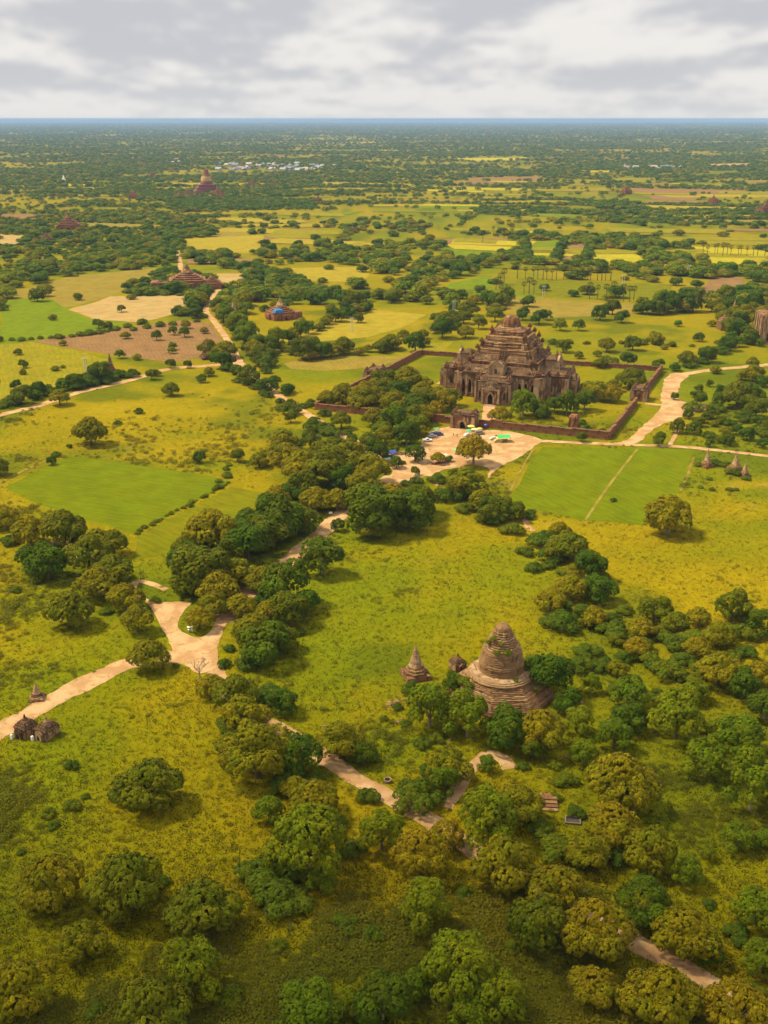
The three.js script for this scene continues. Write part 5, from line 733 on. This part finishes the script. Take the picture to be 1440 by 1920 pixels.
{ // motorbikes in a row
  const proto = (() => { const [x, z] = survey(812, 872), t = thing('motorbike', 'motorbike standing in the row below the small plaza tree', 'motorbike', x, z, 0.2, 'motorbikes in a row', 0.12); for (const a of [-0.65, 0.65]) { const w = part('wheel', new THREE.TorusGeometry(0.27, 0.07, 6, 14).translate(0, 0.33, 0), rubber, t); w.position.x = a; part('rim', new THREE.CylinderGeometry(0.2, 0.2, 0.04, 10).rotateX(Math.PI / 2).translate(0, 0.33, 0), steel, w); } part('body', profile([[-0.75, 0.55], [-0.3, 0.35], [0.3, 0.35], [0.6, 0.85], [0.3, 0.8], [0.1, 0.6], [-0.75, 0.75]], 0.28), paint(0.35, 0.03, 0.03), t); part('seat', profile([[-0.8, 0.75], [0.1, 0.68], [0.05, 0.8], [-0.8, 0.88]], 0.3), rubber, t); part('handlebar', mergeGeometries([bx(0.05, 0.05, 0.7, 0.5, 1.02, 0), bx(0.06, 0.5, 0.06, 0.55, 0.55, 0)].map(bare)), steel, t); part('headlight', new THREE.SphereGeometry(0.09, 8, 6).translate(0.66, 0.9, 0), lampMat, t); return t; })();
  for (let i = 1; i < 9; i++) { const [x, z] = survey(812 + i * 2.9, 872 - i * 0.55); copyOf(proto, null, null, x, z, 0.2 + hash2(i, 1) * 0.4); }
}
{ // people: one continuous body each
  const build = (arm, step, seed) => {
    const J = [[[0, 1.52, 0], [0, 1.64, 0.01], 0.085, 0.1], [[0, 1.36, 0], [0, 1.5, 0], 0.07, 0.06], [[0, 0.95, 0], [0, 1.32, 0], 0.15, 0.165], [[-0.16, 1.36, 0], [0.16, 1.36, 0], 0.075, 0.075], [[0.09, 0.9, 0], [0.1, 0.5, step], 0.095, 0.065], [[0.1, 0.5, step], [0.1, 0.06, step * 0.6], 0.062, 0.045], [[0.1, 0.04, step * 0.6], [0.1, 0.03, step * 0.6 + 0.16], 0.042, 0.035], [[-0.09, 0.9, 0], [-0.1, 0.5, -step], 0.095, 0.065], [[-0.1, 0.5, -step], [-0.1, 0.06, -step * 1.2], 0.062, 0.045], [[-0.1, 0.04, -step * 1.2], [-0.1, 0.03, -step * 1.2 + 0.16], 0.042, 0.035], [[0.2, 1.36, 0], [0.26, 1.08, arm * 0.3], 0.055, 0.045], [[0.26, 1.08, arm * 0.3], [0.25, 0.84, arm], 0.042, 0.033], [[-0.2, 1.36, 0], [-0.26, 1.08, -0.03], 0.055, 0.045], [[-0.26, 1.08, -0.03], [-0.25, 0.82, 0.08], 0.042, 0.033]];
    const N = 44, mc = new MarchingCubes(N, new THREE.MeshBasicMaterial(), false, false, 40000); mc.isolation = 0;
    for (let k = 0; k < N; k++) for (let j = 0; j < N; j++) for (let i = 0; i < N; i++) { const x = (i / N * 2 - 1) * 0.9, y = (j / N * 2 - 1) * 0.9 + 0.88, z = (k / N * 2 - 1) * 0.9; let d = 9; for (const [a, b, ra, rb] of J) { const v = [b[0] - a[0], b[1] - a[1], b[2] - a[2]], t = clamp(((x - a[0]) * v[0] + (y - a[1]) * v[1] + (z - a[2]) * v[2]) / (v[0] ** 2 + v[1] ** 2 + v[2] ** 2)), e = Math.hypot(x - a[0] - v[0] * t, y - a[1] - v[1] * t, z - a[2] - v[2] * t) - mix(ra, rb, t), h = clamp(0.5 + 0.5 * (d - e) / 0.05); d = mix(d, e, h) - 0.05 * h * (1 - h); } mc.field[i + j * N + k * N * N] = -d; }
    mc.update(); const n = mc.count ?? mc.geometry.drawRange.count, p = mc.positionArray.slice(0, n * 3), g = new THREE.BufferGeometry(); for (let i = 0; i < n; i++) { p[i * 3] *= 0.9; p[i * 3 + 1] = p[i * 3 + 1] * 0.9 + 0.88; p[i * 3 + 2] *= 0.9; } g.setAttribute('position', new THREE.BufferAttribute(p, 3)); g.computeVertexNormals(); return g;
  };
  const poses = [build(0.1, 0.02), build(0.28, 0.18)], mat = new THREE.MeshStandardMaterial({ vertexColors: true, roughness: 0.9 });
  const dress = (g, shirt, leg) => { const c = g.clone(), p = c.attributes.position, C = []; for (let i = 0; i < p.count; i++) { const y = p.getY(i), z = p.getZ(i), x = Math.abs(p.getX(i)); C.push(...(y > 1.6 || (y > 1.54 && z < 0) ? [0.015, 0.012, 0.01] : y > 1.44 ? [0.28, 0.16, 0.09] : y > 0.98 || x > 0.2 ? (x > 0.21 && y < 1.12 ? [0.28, 0.16, 0.09] : shirt) : y > 0.14 ? leg : [0.1, 0.06, 0.04])); } c.setAttribute('color', new THREE.Float32BufferAttribute(C, 3)); return c; };
  const folk = [[831, 817, 'white shirt and dark trousers walking near the blue violet van', [0.7, 0.7, 0.68], [0.03, 0.03, 0.04]], [850, 818, 'dark shirt standing in the middle of the earth plaza', [0.03, 0.03, 0.05], [0.06, 0.04, 0.04]], [857, 820, 'black clothes walking toward the gatehouse', [0.02, 0.02, 0.02], [0.03, 0.03, 0.03]], [866, 800, 'white shirt standing in the gatehouse arch', [0.7, 0.68, 0.65], [0.05, 0.05, 0.1]], [884, 802, 'pale shirt beside the gatehouse pilaster', [0.6, 0.55, 0.5], [0.2, 0.05, 0.05]], [905, 832, 'brown longyi standing beside the dark grey car', [0.4, 0.3, 0.2], [0.12, 0.06, 0.03]], [806, 847, 'grey shirt alone on the bare plaza ground', [0.3, 0.3, 0.3], [0.05, 0.05, 0.08]], [838, 868, 'red shirt beside the row of motorbikes', [0.5, 0.05, 0.04], [0.04, 0.04, 0.06]], [761, 857, 'blue longyi beneath the dense plaza tree', [0.55, 0.52, 0.5], [0.04, 0.06, 0.25]], [784, 868, 'blue shirt next to the small blue parasol', [0.08, 0.2, 0.55], [0.03, 0.03, 0.04]], [1003, 780, 'white shirt standing on the precinct lawn', [0.7, 0.7, 0.7], [0.05, 0.05, 0.05]], [887, 868, 'dark clothes sitting out under the big yellow plaza tree', [0.06, 0.05, 0.06], [0.04, 0.04, 0.04]]];
  folk.forEach(([u, v, said, a, b], i) => { const [x, z] = survey(u, v), m = new THREE.Mesh(dress(poses[i % 2], a, b), mat); m.name = numbered('person'); m.position.set(x, 0.13, z); m.rotation.y = i * 1.9; m.castShadow = m.receiveShadow = true; tag(m, `person in ${said}`.replace('sitting out', 'waiting'), 'person', 'people on the plaza'); scene.add(m); });
}
{ // power poles, in pairs
  const pole = std(rgb(0.55, 0.52, 0.46)); const shaft = new THREE.CylinderGeometry(0.2, 0.28, 11, 8).translate(0, 5.5, 0), arm = join([bx(2.4, 0.22, 0.22, 0, 9.8, 0)]), cap = new THREE.CylinderGeometry(0.08, 0.1, 0.4, 6);
  [[161, 702, 'in the yellow pasture'], [660, 622, 'in the straw field'], [851, 588, 'behind the precinct trees'], [1019, 558, 'in the green strip below the palm row'], [1168, 537, 'by the end of the long palm row'], [1290, 517, 'in front of the sunlit golden meadow']].forEach(([u, v, where]) => { for (const k of [-1, 1]) { const [x, z] = survey(u + k * 1.7, v), t = thing('power_pole', `pale concrete power pole of the pair ${where}`, 'pole', x, z, 0.2, `power pole pair ${where}`); part('shaft', shaft, pole, t); part('cross_arm', arm, pole, t); for (const q of [-1, 1]) part('insulator', cap, M.white, t).position.set(q, 10.2, 0); } });
}
{ // stone tank, well ring, rubble, litter bins at the junction
  let [x, z] = survey(1074, 1540); const t = thing('stone_tank', 'shallow rectangular stone water tank in grass among the trees', 'tank', x, z, -0.15), stone = std(rgb(0.17, 0.13, 0.085)); for (const [w, d, a, b] of [[3.6, 0.3, 0, 1.2], [3.6, 0.3, 0, -1.2], [0.3, 2.1, 1.65, 0], [0.3, 2.1, -1.65, 0]]) part('kerb', boxUV(bx(w, 0.5, d, a, 0, b)), stone, t); part('floor', boxUV(bx(3, 0.08, 2.1, 0, 0, 0)), std(rgb(0.07, 0.055, 0.04)), t);
  [x, z] = survey(727, 1466); const w = thing('stone_well', 'round stone well ring on the grass verge above the road', 'well', x, z); part('ring', boxUV(new THREE.LatheGeometry([[0.75, 0], [0.95, 0], [0.95, 0.7], [0.75, 0.7], [0.75, 0]].map((p) => new THREE.Vector2(...p)), 18)), stone, w); part('rim', boxUV(new THREE.TorusGeometry(0.87, 0.12, 6, 18).rotateX(Math.PI / 2).translate(0, 0.72, 0)), M.plaster, w);
  [x, z] = survey(1028, 1508); const p = thing('brick_platform', 'low square brick platform with steps hidden beside ochre trees', 'ruin', x, z, -0.1); for (let i = 0; i < 4; i++) part('step', boxUV(bx(4.4 - i * 0.2, 0.3, 5.6 - i * 1.1, 0, i * 0.302, -i * 0.5)), i % 2 ? M.brick : M.stupa, p);
  [x, z] = survey(357, 1185); const b1 = thing('water_jar_stand', 'white water jar stand under the small tree on the junction island', 'stand', x, z, 0.2, null, 0.05); part('shelf', boxUV(bx(1.5, 0.12, 0.7, 0, 0.8, 0)), M.white, b1); for (const a of [-0.6, 0.6]) part('leg', boxUV(bx(0.14, 0.8, 0.5, a, 0, 0)), M.white, b1); part('roof', boxUV(bx(1.8, 0.1, 1.0, 0, 1.7, 0)), M.white, b1); for (const a of [-0.75, 0.75]) part('post', boxUV(bx(0.1, 0.9, 0.1, a, 0.88, -0.3)), M.white, b1); part('jar', stack(ngon(12), [[0.12, 0.92], [0.26, 1.08], [0.24, 1.3], [0.14, 1.38], [0.17, 1.45]]), M.red, b1);
  [x, z] = survey(620, 967); const sg = thing('notice_board', 'small white notice board where the straight road enters the grove', 'sign', x, z, 0.2, null); part('panel', boxUV(bx(1.4, 0.9, 0.08, 0, 0.8, 0)), M.white, sg); for (const a of [-0.6, 0.6]) part('leg', boxUV(bx(0.09, 1.7, 0.09, a, 0, -0.09)), woodMat, sg);
  const heaps = [[735, 1322, 2.2, 'on the meadow below the slender spired stupa'], [752, 1313, 1.7, 'close under the slender spired stupa'], [748, 1352, 1.3, 'at the meadow edge by the stupa trees'], [828, 1388, 2.3, 'between trees in front of the large ruined stupa'], [1088, 1319, 1.5, 'in grass past the large ruined stupa corner'], [1056, 1421, 1.5, 'in shade beyond the stupa footpath loop'], [942, 1397, 1.2, 'at the stupa entrance step'], [437, 1305, 1.8, 'inside the road grove below the junction'], [1154, 1073, 0.6, 'beside the dense hedge, in dry grass'], [972, 770, 1.6, 'on the precinct lawn by the temple corner'], [612, 1362, 1.2, 'beside the road grove edge'], [920, 918, 1.2, 'at the crop field corner by the plaza']];
  heaps.forEach(([u, v, r, where]) => { const [a, b] = survey(u, v), o = thing('rubble_heap', `scatter of pale broken bricks ${where}`, 'rubble', a, b, 0.3, null); for (let i = 0; i < 7; i++) { const k = r * (0.16 + 0.22 * hash2(i, u, 1)), g = part('stone', boxUV(stack(ngon(6), [[k, 0], [k * 0.9, k * 0.45], [k * 0.5, k * 0.7]], k * 0.6, i), 4), i % 2 ? M.plaster : M.stupa, o); g.position.set((hash2(i, u, 2) - 0.5) * r * 1.9, 0, (hash2(i, u, 3) - 0.5) * r * 1.1); } });
}
{ // far village: gabled houses with pale metal roofs
  const rng = mulberry(15), roofs = [std(rgb(0.3, 0.31, 0.33), 0.9), std(rgb(0.13, 0.19, 0.25), 0.9), std(rgb(0.2, 0.2, 0.2), 0.9), std(rgb(0.4, 0.3, 0.26), 0.7)], wallM = std(rgb(0.5, 0.44, 0.36));
  const wallG = boxUV(bx(14, 4.4, 9)), roofG = (() => { const s = new THREE.Shape([[-6, 4.2], [6, 4.2], [0.15, 8.4], [-0.15, 8.4]].map((p) => new THREE.Vector2(...p))); const g = new THREE.ExtrudeGeometry(s, { depth: 16, bevelEnabled: false }); g.translate(0, 0, -8); g.rotateY(Math.PI / 2); return g; })(), doorG = bx(1.6, 3, 0.2, 0, 0, 4.55);
  const place = (u, v, where) => { const [x, z] = survey(u, v), t = thing('village_house', `tiny pale roofed house ${where}`, 'house', x, z, rng() * 3.1, `houses ${where}`); t.scale.setScalar(0.7 + rng() * 0.6); part('wall', wallG, wallM, t); part('roof', roofG, roofs[Math.floor(rng() * 4)], t); part('door', doorG, woodMat, t); };
  for (let i = 0; i < 70; i++) place(405 + 200 * rng() ** 0.9 + (i % 9 === 0 ? 60 : 0), 309 + 13 * rng(), 'in the village beyond the giant maroon stupa');
  for (let i = 0; i < 14; i++) place(1165 + 120 * rng(), 314 + 4 * rng(), 'in the hamlet beyond the ploughed strips');
  for (let i = 0; i < 5; i++) place(310 + 40 * rng(), 300 + 7 * rng(), 'in the far forest hamlet');
}
renderer.render(scene, camera);
